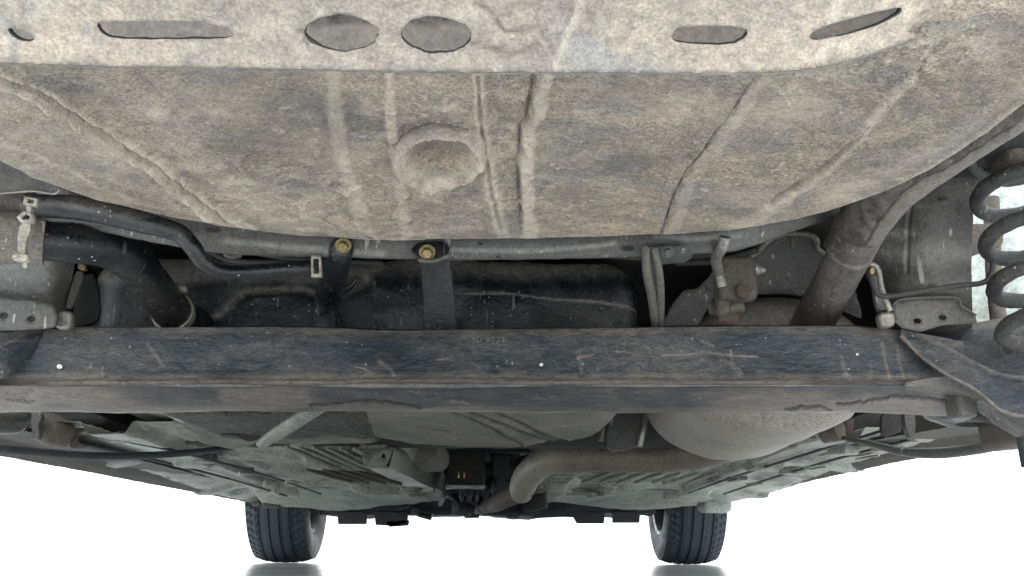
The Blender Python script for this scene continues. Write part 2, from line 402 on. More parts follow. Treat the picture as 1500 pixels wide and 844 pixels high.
def bolt(px, Y, r, mt, parent=car, name='bolt', length=.012, washer=True):
    """hexagon head facing the rear and down"""
    c = PY(*px, Y); d = CAM - c; d = d/np.linalg.norm(d); d = np.array([0, -.8, -.6])*.6 + d*.4; d /= np.linalg.norm(d)
    x = np.cross(d, [0, 0, 1.]); x /= np.linalg.norm(x); y = np.cross(d, x); V = []; Fc = []
    rings = ([(1.45, 0, 24), (1.45, .12, 24), (1.3, .2, 24)] if washer else []) + [(1.0, .2, 6), (1.0, .95, 6), (.82, 1.1, 6)]
    for rr, s, k in rings:
        for i in range(24):
            a = 2*np.pi*i/24; q = rr if k == 24 else rr*math.cos(math.pi/6)/math.cos((a % (math.pi/3)) - math.pi/6)
            V.append(c + (x*math.cos(a) + y*math.sin(a))*r*q + d*s*length)
    m = len(rings)
    for i in range(m-1):
        for j in range(24): Fc.append((i*24+j, i*24+(j+1) % 24, (i+1)*24+(j+1) % 24, (i+1)*24+j))
    Fc.append(tuple((m-1)*24+j for j in range(24)))
    o = part(name, V, Fc, mt, parent=parent, angle=25)
    bm = bmesh.new(); bm.from_mesh(o.data); bmesh.ops.recalc_face_normals(bm, faces=bm.faces); bm.to_mesh(o.data); bm.free()
    return o

# ================================================================== SETTING
def struct(name, V, Fc, m):
    o = part(name, V, Fc, m, parent=None, offset=False, smooth=False); o['kind'] = 'structure'; return o
fm = bpy.data.materials.new('polished_white_floor'); fm.use_nodes = True
nt = fm.node_tree; bs = nt.nodes['Principled BSDF']; bs.inputs['Roughness'].default_value = .1
nz = nt.nodes.new('ShaderNodeTexNoise'); tc = nt.nodes.new('ShaderNodeTexCoord'); mp = nt.nodes.new('ShaderNodeMapping'); mp.inputs['Scale'].default_value = (.5, 3, 1)
nt.links.new(tc.outputs['Object'], mp.inputs[0]); nt.links.new(mp.outputs[0], nz.inputs['Vector']); nz.inputs['Scale'].default_value = 2.5; nz.inputs['Detail'].default_value = 6
cr = nt.nodes.new('ShaderNodeValToRGB'); cr.color_ramp.elements[0].color = (.86, .89, .90, 1); cr.color_ramp.elements[1].color = (.93, .95, .95, 1)
cr.color_ramp.elements[0].position = .35; cr.color_ramp.elements[1].position = .65
nt.links.new(nz.outputs['Fac'], cr.inputs[0]); nt.links.new(cr.outputs[0], bs.inputs['Base Color'])
rr_ = nt.nodes.new('ShaderNodeMapRange'); nt.links.new(nz.outputs['Fac'], rr_.inputs[0]); rr_.inputs[3].default_value = .09; rr_.inputs[4].default_value = .2; bs.inputs['Specular IOR Level'].default_value = .3
nt.links.new(rr_.outputs[0], bs.inputs['Roughness'])
struct('floor', [(-60, -30, 0), (60, -30, 0), (60, 120, 0), (-60, 120, 0)], [(0, 1, 2, 3)], fm)

# ================================================================== REAR BUMPER
edge = [(-160, 86), (0, 92), (200, 98), (400, 101), (600, 105), (800, 106), (1000, 107), (1110, 106.5), (1150, 104.5), (1180, 101.5), (1210, 97), (1240, 90.5), (1270, 82), (1300, 71.5), (1335, 58), (1370, 46.5), (1400, 39.5), (1430, 34.5), (1465, 31), (1500, 29), (1680, 24)]
def edge_v(u): return np.interp(u, [p[0] for p in edge], [p[1] for p in edge])
def bump3(u, v):
    e = edge_v(u); t = np.clip((e - v)/110, -.1, 3)
    Y = .556 - .022*t - .035*(t**2)*.25
    return PY(u, v, Y)
def wig(poly, a=1.6, seed=0):
    r = random.Random(seed); return [(x + r.uniform(-a, a), y + r.uniform(-a, a)) for x, y in poly]
slots = [
    rnd([(10, 42), (22, 41), (40, 46), (52, 56), (46, 61), (30, 60), (16, 52)], .25, 1),
    wig(rnd([(140, 36), (150, 31), (315, 32), (345, 50), (335, 57), (250, 58), (168, 57), (150, 50)], .25, 2), .8, 1),
    wig(ell(500, 48, 54, 27, 30, .04), 1.4, 2), wig(ell(639, 51, 52, 27, 30, .04), 1.4, 3),
    wig(rnd([(983, 52), (995, 39), (1085, 38), (1097, 48), (1085, 61), (1060, 66), (1000, 64), (984, 58)], .2, 2), .8, 4),
    rnd([(1182, 54), (1205, 38), (1290, 16), (1322, 10), (1320, 20), (1285, 38), (1240, 51), (1195, 60)], .22, 2)]
outline = edge + [(1680, -170), (-160, -170)]
def bump_disp(G, u, v):
    e = edge_v(u); h = fbm(G, 18, 4)*.003 + fbm(G, 60, 4, 5)*.0012; nz_ = fbm(G, 30, 3)*8
    pale = np.zeros_like(u); dark = np.zeros_like(u)
    for pl, w, hh in (([(860, -40), (845, 20), (815, 95), (812, 110)], 9, .003), ([(1230, -10), (1215, 60), (1200, 82)], 10, .0015)):
        d, s = pdist(u, v, pl); m = 1 - sm(w*.5, w*1.1, d + nz_*.6); h += m*hh; pale += m*.5
    for pl in ([(700, 5), (722, 20), (735, 42)], [(690, 62), (715, 70), (748, 80), (765, 76), (790, 62)], [(440, 45), (455, 70)], [(740, 45), (790, 42), (800, 60)]):
        d, s = pdist(u, v, pl); m = 1 - sm(1.5, 5, d + nz_*.3); h -= m*.0016; dark += m*.7
    d, s = pdist(u, v, [(545, 12), (620, 26), (675, 20), (722, 22)]); pale += (1-sm(2, 14, d+nz_))*.3
    h = h + (sm(-2, 6, (e - v)))*.001
    dark += (1 - sm(0, 14, e - v + nz_))*.25
    return h, {'pale': np.clip(pale, 0, 1), 'dark': np.clip(dark, 0, 1)}
bumper = holed('rear_bumper', outline, slots, bump3, 6, M_bumper, .0048, disp=bump_disp, label='pale mud caked lower bumper flange pierced by six slots')
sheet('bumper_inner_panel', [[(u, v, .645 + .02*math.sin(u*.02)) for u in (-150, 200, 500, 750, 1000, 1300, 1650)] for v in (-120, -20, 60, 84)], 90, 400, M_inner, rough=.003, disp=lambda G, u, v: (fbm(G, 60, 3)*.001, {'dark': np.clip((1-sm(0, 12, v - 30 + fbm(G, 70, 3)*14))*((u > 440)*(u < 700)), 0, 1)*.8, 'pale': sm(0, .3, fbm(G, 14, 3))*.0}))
bumper.data.materials.append(M_dark); bumper.modifiers['solid'].material_offset_rim = 1  # dark rim colour stands for the shadowed gap at the slot edges
# upturned lip behind the flange edge
sheet('bumper_lip', [[tuple([u, edge_v(u) - a, .5575 + b]) for u in (-150, 0, 200, 400, 600, 800, 1000, 1140, 1195, 1240, 1300, 1370, 1430, 1500, 1660)] for a, b in ((2, 0), (6, .008), (14, .02))], 6, 220, M_inner)

# ================================================================== SPARE WHEEL WELL
cont = [(-260, 60), (-120, 162), (0, 231), (60, 262), (150, 293), (230, 312), (330, 331), (420, 342), (520, 349), (575, 352), (640, 349), (770, 348), (880, 345), (1000, 341), (1100, 332), (1200, 311), (1280, 284), (1350, 250), (1420, 203), (1500, 140), (1600, 62), (1700, -20)]
def cont_v(u): return np.interp(u, [p[0] for p in cont], [p[1] for p in cont])
Zw = .325
nu, nv = 980, 300
us = np.linspace(-230, 1640, nu); 
U = np.repeat(us[None, :], nv, 0); t = np.linspace(0, 1, nv)[:, None]
vt = np.minimum(edge_v(us) - 12, cont_v(us) - 20); vb = cont_v(us) + n1(us, .03)*2
V_ = vt[None, :]*(1-t) + vb[None, :]*t
G = PZ(U, V_, Zw)
P = G.copy()
nz1 = fbm(P, 30, 4); nz2 = fbm(P, 90, 4, 3); wob = fbm(P, 45, 4, 9)*13 + fbm(P, 160, 2, 19)*5
h = nz1*.0030 + nz2*.0018 + fbm(P, 210, 2, 6)*.0007 + fbm(P, 8, 3, 2)*.006
flk = sm(.0, .10, fbm(P, 75, 4, 61))*sm(-.25, .15, fbm(P, 7, 3, 91)); h = h + flk*.0011
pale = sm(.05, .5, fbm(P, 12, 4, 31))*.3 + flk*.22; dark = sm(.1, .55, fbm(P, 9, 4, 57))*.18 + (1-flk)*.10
def ridge(pl, w, hh, pa=.6, step=0, da=0, stepw=60):
    global h, pale, dark
    d, s = pdist(U, V_, pl); dd = d + wob*.5
    m = 1 - sm(w*.35, w, dd); h = h + m*hh*(.7 + .6*nz1); pale = pale + m*pa
    if step:
        q = s*(1 if step > 0 else -1); h = h + abs(step)*np.where(q > 0, 1-sm(0, stepw, d), 0)
    if da:
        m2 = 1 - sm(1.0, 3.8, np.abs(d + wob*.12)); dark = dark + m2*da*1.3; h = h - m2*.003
ridge([(-20, 85), (60, 130), (130, 175), (225, 235), (300, 290), (345, 322), (380, 345)], 10, .0055, .95, step=.006, da=.12)
ridge([(150, 100), (230, 170), (330, 250), (440, 330)], 38, .001, .28)
ridge([(212, 98), (260, 150), (310, 200), (400, 275), (450, 305), (545, 350)], 8, .001, .25, step=-.006, da=.8)
ridge([(488, 100), (497, 200), (515, 270), (545, 350)], 17, .0035, .5)
ridge([(570, 100), (574, 180), (585, 260), (596, 350)], 11, .003, .55)
ridge([(700, 100), (706, 190), (722, 290), (738, 350)], 14, .0035, .7, da=.12)
ridge([(803, 95), (786, 170), (774, 185), (770, 250), (776, 350)], 14, .0055, .95, da=.0)
ridge([(783, 100), (770, 172), (762, 185), (759, 250), (765, 350)], 7, -.001, 0, da=.12)
ridge([(1106, 100), (1062, 170), (1012, 230), (986, 280), (966, 350)], 6, .001, .1, step=.005, da=.9)
ridge([(1120, 105), (1080, 170), (1030, 232), (1004, 282), (984, 350)], 13, .0015, .4)
ridge([(1330, 105), (1270, 175), (1215, 235), (1150, 290), (1080, 335)], 16, .0035, .6, step=.005)
ridge([(1320, 130), (1252, 190), (1195, 240), (1130, 290)], 5, 0, 0, da=.35)
ridge([(1500, 120), (1400, 195), (1300, 255), (1200, 300)], 15, .001, .3)
ridge([(430, 330), (560, 342), (700, 335), (790, 338)], 10, .001, .15)
ridge([(790, 318), (860, 310), (930, 298)], 4, .001, .1, da=.3)
ridge([(0, 205), (60, 235), (150, 275), (240, 305)], 5, .001, .3)
ridge([(1130, 246), (1180, 216)], 2.2, .0006, .9)
# round drain pressing, relief shading painted in: pale rim, dark centre
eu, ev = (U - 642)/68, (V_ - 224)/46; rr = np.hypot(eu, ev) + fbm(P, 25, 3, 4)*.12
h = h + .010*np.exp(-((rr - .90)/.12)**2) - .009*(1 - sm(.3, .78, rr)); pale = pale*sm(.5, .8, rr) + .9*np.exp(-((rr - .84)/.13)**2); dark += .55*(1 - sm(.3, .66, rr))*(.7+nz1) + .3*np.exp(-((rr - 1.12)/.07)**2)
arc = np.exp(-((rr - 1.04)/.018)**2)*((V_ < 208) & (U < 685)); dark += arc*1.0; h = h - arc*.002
lip = sm(0, 26, cont_v(U) - V_)
h = h*lip
for (a, b, r_) in ((817, 248, 3.2), (1156, 152, 2.6), (1080, 270, 2), (938, 312, 3.5)):
    m = 1 - sm(r_*.6, r_, np.hypot(U-a, V_-b)); pale = pale + m*3
Nn = np.array([0, 0, -1.0]); G = G + Nn*h[..., None]
# bowl shoulder and side wall
ctr = np.array([0, .62]); last = G[-1]; dirn = last[:, :2] - ctr; dirn /= np.linalg.norm(dirn, axis=1, keepdims=True)
extra = []
for k in range(1, 12):
    a = k/7*math.pi/2 if k <= 7 else math.pi/2; r_ = .020
    zz = Zw + r_*(1-math.cos(a)) + (0 if k <= 7 else (k-7)*.03); oo = r_*math.sin(a)
    q = np.c_[last[:, :2] + dirn*oo, np.full(nu, zz)]; q += fbm(q, 60, 3)[:, None]*.0008; extra.append(q)
G = np.concatenate([G, np.array(extra)]); ex = len(extra)
pale = np.concatenate([pale, np.full((ex, nu), .2)]); dark = np.concatenate([dark, np.zeros((ex, nu))])
Fc = grid_faces(nv + ex, nu)
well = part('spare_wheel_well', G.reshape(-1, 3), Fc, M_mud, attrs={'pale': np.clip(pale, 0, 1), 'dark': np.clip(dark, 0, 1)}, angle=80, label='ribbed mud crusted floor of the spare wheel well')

# ================================================================== BODY ABOVE
def wsheet(name, ctrl, n, m, mt, **k): return sheet(name, ctrl, n, m, mt, world=True, **k)
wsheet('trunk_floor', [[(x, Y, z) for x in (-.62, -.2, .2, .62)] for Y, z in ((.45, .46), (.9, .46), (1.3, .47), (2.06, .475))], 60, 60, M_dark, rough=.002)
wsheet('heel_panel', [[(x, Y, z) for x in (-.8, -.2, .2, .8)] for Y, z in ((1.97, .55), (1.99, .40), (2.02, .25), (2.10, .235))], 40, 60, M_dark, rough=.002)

for nm_, pl_, Y_ in (('dark_fill_panel', [(-220, 180), (190, 300), (190, 480), (190, 600), (150, 622), (-220, 628)], 1.86), ('dark_fill_panel', [(1190, 300), (1418, 180), (1424, 500), (1240, 560), (1190, 560)], 1.56)):  # black panels added to close the bright gaps at both sides
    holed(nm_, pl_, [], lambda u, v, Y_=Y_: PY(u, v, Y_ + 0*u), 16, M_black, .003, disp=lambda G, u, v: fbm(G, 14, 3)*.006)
for sx_ in (-1, 1):  # black walls added to keep side light off tank and muffler
    wsheet('light_block_wall', [[(sx_*(.615 + .01*(z_ - .3)), Y_, z_) for Y_ in (1.36, 1.5, 1.7, 1.92)] for z_ in (.25, .36, .5)], 14, 30, M_black, rough=.002)
# crossmember behind the well
def xm_disp(G, u, v):
    h = .0; d, s = pdist(u, v, [(330, 352), (430, 363), (560, 372)]); p = (1 - sm(1, 8, d))*.5  # pale lines here are highlights painted into the colour
    d, s = pdist(u, v, [(660, 366), (760, 368), (840, 364), (900, 356)]); p += (1 - sm(1.0, 6, d))*.5
    d, s = pdist(u, v, [(960, 345), (1010, 350), (1080, 345)]); p += (1 - sm(1.5, 7, d))*.4
    h = p*.002
    return h + np.zeros_like(u), {'pale': p}
xm = sheet('rear_crossmember', [
    [(100, 250, 1.06), (300, 305, 1.06), (500, 322, 1.06), (750, 322, 1.06), (1000, 312, 1.06), (1090, 300, 1.07), (1180, 285, 1.12), (1300, 240, 1.2)],
    [(100, 290, 1.06), (300, 340, 1.06), (500, 352, 1.06), (750, 352, 1.06), (1000, 346, 1.06), (1090, 335, 1.07), (1180, 312, 1.12), (1300, 268, 1.2)],
    [(100, 318, 1.065), (300, 357, 1.065), (500, 368, 1.065), (750, 369, 1.065), (1000, 362, 1.065), (1090, 352, 1.075), (1180, 326, 1.125), (1300, 286, 1.2)],
    [(100, 330, 1.075), (300, 368, 1.075), (500, 378, 1.075), (750, 381, 1.075), (1000, 374, 1.075), (1090, 364, 1.085), (1180, 333, 1.13), (1300, 298, 1.21)],
    [(100, 322, 1.12), (300, 360, 1.12), (500, 371, 1.12), (750, 374, 1.12), (1000, 367, 1.12), (1090, 358, 1.13), (1180, 332, 1.17), (1300, 296, 1.25)]], 50, 260, M_rail, disp=xm_disp, rough=.0008)
for (a, b, rx) in ((312, 337, 11), (920, 364, 9), (704, 357, 3.5), (730, 376, 3.5)):
    plate('drain_hole_shade', ell(a, b, rx, rx*.35, 14), 1.0585, .003, M_dark, parent=xm, bevel=0, round_=0)  # dark plate painted as the shade of a hole, nothing cut

# left rear body rail
left_rail = sheet('body_rail', [
    [(-120, 180, 1.10), (-30, 215, 1.10), (40, 240, 1.10), (110, 270, 1.12), (180, 300, 1.14)],
    [(-120, 300, 1.14), (-30, 310, 1.14), (40, 315, 1.14), (80, 325, 1.15), (120, 335, 1.18)],
    [(-120, 400, 1.18), (-30, 400, 1.18), (40, 400, 1.18), (80, 400, 1.19), (108, 400, 1.23)],
    [(-120, 440, 1.20), (-30, 436, 1.20), (40, 440, 1.20), (75, 446, 1.21), (97, 450, 1.25)],
    [(-120, 500, 1.26), (-30, 500, 1.26), (40, 500, 1.26), (75, 500, 1.27), (97, 500, 1.30)]], 80, 90, M_rail, rough=.001,
    disp=lambda G, u, v: (np.zeros_like(u), {'pale': .5*(1-sm(10, 60, np.hypot(u-60, (v-300)*1.0)))+.3*(1-sm(5, 30, np.abs(v-396)))}))
plate('rail_flange', [(-60, 440), (0, 434), (20, 438), (60, 440), (78, 446), (84, 462), (80, 480), (20, 484), (-60, 484)], 1.185, .004, M_rail, holes=[ell(6, 462, 6, 4.5, 14), ell(46, 467, 6, 4.5, 14)], round_=.12)
plate('stamped_bracket', [(-60, 190), (0, 226), (50, 250), (84, 268), (89, 277), (82, 283), (50, 280), (-60, 288)], .99, .004, M_rail)
tube('bracket_edge', T3((-60, 288, .988), (20, 282, .988), (50, 280, .988), (80, 284, .988), (88, 277, .988)), .0012, M_steel, n=30, seg=8)
plate('rail_bracket', [(84, 455), (106, 455), (103, 482), (78, 482)], 1.20, .014, M_steel, bevel=.003)
plate('gusset_bracket', [(112, 395), (124, 400), (104, 452), (96, 452), (100, 430)], 1.235, .006, M_rail)
plate('hose_bracket', [(120, 405), (140, 398), (150, 470), (112, 480), (104, 470)], 1.33, .004, M_black)
plate('wire_clip', [(114, 385), (126, 388), (124, 396), (113, 394)], 1.20, .008, M_zinc, bevel=.001)

# right rear body rail
def rr_disp(G, u, v):
    p = (1-sm(8, 34, np.abs(v-372)+.25*np.abs(u-1365)))*.45 + (1-sm(4, 12, np.abs(v-342)+.3*np.abs(u-1320)))*.5 + (1-sm(3, 14, np.abs(v-302)+.3*np.abs(u-1330)))*.3  # soft highlights painted onto the rail
    d, s = pdist(u, v, [(1335, 300), (1330, 330), (1328, 400)]); g = 1-sm(1, 5, d)
    return -g*.002 + p*.001, {'pale': p}
sheet('body_rail', [
    [(1225, 200, 1.22), (1300, 180, 1.20), (1360, 150, 1.17), (1440, 110, 1.15), (1500, 80, 1.15)],
    [(1225, 300, 1.24), (1300, 290, 1.22), (1350, 270, 1.19), (1400, 250, 1.17), (1436, 225, 1.16)],
    [(1255, 380, 1.27), (1300, 380, 1.24), (1350, 375, 1.21), (1390, 370, 1.20), (1424, 360, 1.20)],
    [(1275, 420, 1.29), (1305, 428, 1.25), (1350, 430, 1.22), (1390, 432, 1.21), (1424, 430, 1.21)],
    [(1290, 490, 1.33), (1310, 492, 1.30), (1350, 492, 1.28), (1390, 492, 1.27), (1424, 492, 1.27)]], 120, 120, M_rail, rough=.001, disp=rr_disp)
plate('rail_hole_shade', ell(1382, 291, 6, 2.5, 12, -.1), 1.178, .003, M_dark, bevel=0, round_=0)  # hole shade painted as a dark plate on the rail
plate('rail_hole_shade', ell(1366, 417, 7, 2.2, 12), 1.196, .003, M_dark, bevel=0, round_=0)
plate('rail_flange', [(1306, 446), (1322, 440), (1326, 437), (1398, 435), (1406, 440), (1412, 454), (1428, 460), (1432, 474), (1380, 476), (1350, 486), (1322, 480), (1310, 470)], 1.205, .004, M_rail, holes=[ell(1344, 470, 6, 4, 14), ell(1381, 465, 6, 4, 14)], round_=.1)
tube('flange_edge', T3((1308, 446, 1.203), (1326, 438, 1.203), (1398, 436, 1.203), (1408, 448, 1.203), (1430, 462, 1.203)), .0016, M_rail, n=40, seg=8)
plate('rail_bracket', [(1286, 457), (1311, 455), (1313, 478), (1290, 480)], 1.195, .014, M_steel, bevel=.003)
tube('brake_line', T3((1262, 385, 1.18), (1284, 392, 1.18), (1292, 425, 1.18), (1304, 456, 1.18)), .0035, M_steel, n=40, seg=10)
plate('line_clamp', [(1280, 400), (1290, 404), (1302, 452), (1286, 456), (1280, 430)], 1.21, .008, M_rail)
plate('wire_clip', ell(1278, 397, 4, 6, 12), 1.17, .008, M_zinc, bevel=.001, round_=0)
tube('brake_hose', T3((1276, 404, 1.17), (1282, 424, 1.17), (1294, 434, 1.17), (1340, 428, 1.165), (1400, 419, 1.16), (1440, 414, 1.16), (1452, 400, 1.16), (1455, 380, 1.16)), .0032, M_dark, n=90, seg=10)

# wheel arch beyond the spring, its bright opening filled by an added pale panel
sheet('arch_fill_panel', [[(1405, 200, 1.62), (1450, 190, 1.6), (1500, 180, 1.55), (1600, 160, 1.5)], [(1405, 330, 1.62), (1450, 330, 1.6), (1500, 330, 1.55), (1600, 330, 1.5)], [(1405, 490, 1.62), (1450, 490, 1.6), (1500, 490, 1.55), (1600, 490, 1.5)]], 70, 60, M_arch, rough=.003)
plate('arch_bracket', [(1418, 326), (1470, 330), (1470, 362), (1440, 366), (1420, 378), (1414, 350)], 1.30, .02, M_brown)
tube('shock_absorber', T3((1452, 290, 1.35), (1456, 400, 1.35), (1466, 500, 1.33)), .0105, M_brown, n=20, seg=16)

# coil spring on the right
turns = 4.7; n = 260; ts = np.linspace(0, 1, n)
c0 = PY(1502, 205, 1.10); c1 = PY(1556, 512, 1.14)
hp = []
for s in ts:
    c = c0*(1-s) + c1*s; a = s*turns*2*np.pi + 1.9; rad = .061 - .004*s
    hp.append(c + np.array([math.cos(a)*rad, math.sin(a)*rad*.93, math.sin(a)*rad*-.36]))
tube('coil_spring', hp, .0086, M_spring, n=420, seg=20, disp=lambda G, u, v: fbm(G, 70, 3)*.0012)
tube('spring_seat_bush', T3((1492, 232, 1.11), (1500, 262, 1.11)), .026, M_brown, n=12, seg=24)
rbox('spring_bump_stop', PY(1498, 232, 1.10), (.03, .03, .014), .012, M_brown, disp=lambda G, u, v: fbm(G, 60, 3)*.003)

# ================================================================== FUEL TANK
def tank_disp(G, u, v):
    h = fbm(G, 12, 3)*.004 + fbm(G, 60, 3)*.0006; p = np.zeros_like(u); w = fbm(G, 30, 3)*4
    pl = [(280, 480), (322, 462), (340, 440), (360, 428), (440, 424), (462, 432), (500, 434), (530, 420), (548, 398), (575, 384)]
    d, s = pdist(u, v, pl); h += np.where(s > 0, .008*sm(0, 9, d)*(1-sm(80, 130, d)), 0); p += (1-sm(2, 9, d + w*.5))*.55
    d, s = pdist(u, v, [(668, 431), (740, 430), (800, 438), (870, 442), (920, 450), (944, 464)]); p += (1-sm(.6, 2.4, d + w*.3))*.8
    p += (1 - sm(4, 42, v - 376 + w*2.5))*1.0*(u > 545) + (1-sm(0, 18, v - 405 + w*2))*.6*(u < 545)
    p += (1-sm(10, 40, np.hypot((u-890)/2.2, v-462)+w*3))*.2
    return h, {'pale': np.clip(p, 0, 1)*(v < 500)}
tank = rbox('fuel_tank', (-.148, 1.66, .337), (.378, .265, .094), .050, M_plastic, n=110, disp=tank_disp)
# vent lobe, moulded groove fins
for k in range(2):
    tube('moulded_fin', T3((497 + 2*k, 424 + 8*k, 1.385), (512 + 3*k, 420 + 7*k, 1.385), (526, 405 + 4*k, 1.385)), .0028, M_plastic, n=16, seg=8, parent=tank)
def under_disp(G, u, v):
    w = fbm(G, 25, 4)*6; h = fbm(G, 14, 3)*.003 + fbm(G, 70, 3)*.0006
    p = sm(638, 655, v + w)*.3; k = np.zeros_like(u)
    for pl in ([(664, 604), (720, 628), (764, 652)], [(690, 604), (760, 632), (810, 648)], [(728, 604), (790, 634), (830, 648)]):
        d, s = pdist(u, v, pl); k += (1-sm(1, 4, d+w*.2))*.8; h -= (1-sm(1, 5, d))*.003
        h += np.where(s < 0, .002*(1-sm(4, 14, d)), 0)
    d, s = pdist(u, v, [(610, 625), (660, 633)]); k += (1-sm(.5, 2, d+w*.3))*.5
    return h, {'pale': np.clip(p, 0, 1), 'dark': np.clip(k, 0, 1)}
sh_b = [(430, 596), (455, 607), (500, 622), (560, 641), (605, 651), (690, 655), (765, 655), (792, 650), (815, 645), (846, 645), (872, 636), (892, 620), (906, 603), (914, 592)]
us_ = np.linspace(430, 914, 260); vb_ = np.interp(us_, [p[0] for p in sh_b], [p[1] for p in sh_b]); vb_ = np.convolve(np.pad(vb_, 6, 'edge'), np.ones(13)/13, 'valid'); rows_ = []
for t_ in np.linspace(0, 1, 50):
    vv_ = 584 + (vb_-584)*t_; rows_.append(PY(us_, vv_, 1.43 + (vb_-584)/70*.46*(t_**1.15)))
e_ = rows_[-1]
for k in range(1, 9): rows_.append(e_ + np.array([0, .016*math.sin(k/8*1.5), .03*(1-math.cos(k/8*1.5))]))
G_ = np.array(rows_); u_, v_ = proj(G_); hh, at_ = under_disp(G_, u_, v_); G_ = G_ + grid_normals(G_)*hh[..., None]
F_ = grid_faces(*G_.shape[:2]); nn = np.cross(G_[30, 101]-G_[30, 100], G_[31, 100]-G_[30, 100])
if np.dot(nn, CAM - G_[30, 100]) < 0: F_ = F_[:, ::-1]
part('tank_shield', G_.reshape(-1, 3), F_, M_tankside, attrs={k: w_.ravel() for k, w_ in at_.items()}, solid=.003, off=-1, angle=60, label='mud coated lower shell below the fuel tank')
def lob_disp(G, u, v):
    w = fbm(G, 30, 4)*7; d, s = pdist(u, v, [(330, 632), (372, 648), (420, 642), (480, 638), (520, 640), (600, 652)])
    return fbm(G, 18, 3)*.004, {'dark': np.clip((1-sm(0, 4, v - 641 - w)), 0, 1)*.9, 'pale': sm(642, 652, v+w)*.5}
rbox('tank_side_lobe', (-.30, 1.66, .272), (.15, .22, .054), .04, M_tankside, n=70, disp=lob_disp)

# tank straps
def strap(name, pts, rad, bpx, Yb, **k):
    o = tube(name, T3(*pts), rad, M_plastic, n=40, seg=20, disp=lambda G, u, v: fbm(G, 60, 3)*.001, **k)
    return o
s1 = strap('tank_strap', [(505, 352, 1.046), (501, 362, 1.052), (494, 384, 1.13), (488, 410, 1.25), (480, 440, 1.34), (472, 500, 1.365)], [.008, .0125, .0145, .0165, .0172, .0165], None, 0, label='narrow rounded tank strap')
bolt((503, 359), 1.036, .0056, M_zinc, parent=s1, length=.010)
s2 = plate('tank_strap', [(600, 365), (612, 354), (650, 352), (658, 362), (661, 400), (666, 440), (671, 500), (622, 500), (620, 440), (617, 400), (612, 372)], 1.335, .006, M_plastic, round_=.1, tilt=(0, .0003), bevel=.002, label='wide flat tank strap')
plate('strap_foot', [(600, 368), (610, 355), (648, 352), (659, 362), (657, 377), (615, 382)], 1.050, .006, M_plastic, parent=s2)
tube('strap_lip', T3((613, 381, 1.048), (635, 382, 1.046), (657, 374, 1.048)), .0022, M_rail, n=20, seg=8, parent=s2)
bolt((626, 369), 1.048, .0058, M_zinc, parent=s2, length=.010)

# pale bracket right of the tank
br = plate('exhaust_bracket', [(941, 366), (956, 362), (1010, 360), (1014, 376), (1004, 384), (970, 386), (971, 420), (970, 500), (958, 500), (957, 450), (944, 418)], 1.13, .003, M_rail, round_=.08, bevel=.001, tilt=(0, .0020), label='pale grey bracket with upright rib')
tube('bracket_rib', T3((946, 366, 1.035), (948, 400, 1.10), (956, 440, 1.185), (962, 500, 1.30)), [.004, .005, .0055, .005], M_steel, n=24, seg=12, parent=br)
tube('bracket_rib', T3((960, 368, 1.035), (966, 400, 1.10), (968, 440, 1.185), (967, 500, 1.30)), [.0035, .004, .0045, .004], M_steel, n=24, seg=12, parent=br)
bolt((978, 369), 1.035, .0045, M_rail, parent=br, length=.006)

# hanger
hg = tube('exhaust_hanger', T3((1062, 347, 1.045), (1058, 362, 1.055), (1049, 378, 1.10), (1052, 396, 1.18), (1058, 420, 1.19)), .0062, M_steel, n=40, seg=14)
rbox('rubber_block', PY(1078, 409, 1.20), (.0235, .012, .027), .008, M_brown, n=14, parent=hg, disp=lambda G, u, v: fbm(G, 60, 3)*.0012)
rbox('rubber_block', PY(1057, 430, 1.21), (.009, .010, .028), .007, M_brown, n=14, parent=hg, disp=lambda G, u, v: fbm(G, 60, 3)*.002)
lathe('rust_rivet', [(0.0001, -.013), (.006, -.013), (.0085, -.0125), (.009, -.0105), (.009, .002)], PY(1087, 429, 1.19), 'y', M_rust, 24, parent=hg)
tube('hanger_tip', T3((1098, 394, 1.20), (1108, 395, 1.20), (1113, 395, 1.20), (1121, 396, 1.20)), [.0085, .008, .006, .003], M_steel, n=14, seg=14, parent=hg)
tube('rusted_rod', T3((1052, 462, 1.22), (1080, 466, 1.22)), .008, M_rust, n=8, seg=12, parent=hg)
tube('rusted_rod', T3((1044, 450, 1.23), (1062, 452, 1.22), (1086, 446, 1.22)), .010, M_brown, n=12, seg=12, parent=hg)

# heat shields
def hs_disp(G, u, v):
    d, s = pdist(u, v, [(1040, 385), (1100, 376), (1135, 347), (1165, 342), (1192, 348), (1200, 362)]); p = 1-sm(0, 6, d)
    return fbm(G, 30, 3)*.003, {'pale': np.clip(p, 0, 1)*.5}
hs = holed('heat_shield', rnd([(1030, 420), (1050, 388), (1080, 380), (1104, 374), (1130, 350), (1155, 342), (1185, 343), (1197, 352), (1203, 366), (1240, 390), (1262, 455), (1262, 468), (1200, 440), (1150, 430), (1100, 432), (1060, 440)], .12, 2), [], lambda u, v: PY(u, v, 1.395 + .0003*(v-420)), 8, M_rail, .002, disp=hs_disp)
tube('rolled_edge', T3((1080, 381, 1.38), (1104, 374, 1.378), (1128, 351, 1.37), (1155, 343, 1.368), (1185, 344, 1.368), (1196, 352, 1.37), (1199, 366, 1.38), (1225, 382, 1.385)), .0044, M_steel, n=60, seg=10, parent=hs)
plate('shield_tab', [(1157, 350), (1164, 350), (1163, 362), (1159, 362)], 1.365, .004, M_steel, parent=hs, bevel=.0006)
holed('heat_shield', rnd([(966, 484), (985, 445), (1003, 424), (1020, 424), (1045, 400), (1070, 394), (1080, 410), (1070, 426), (1040, 446), (1018, 484)], .15, 2), [], lambda u, v: PY(u, v, 1.39 + .0003*(v-400)), 8, M_rail, .002, disp=hs_disp)

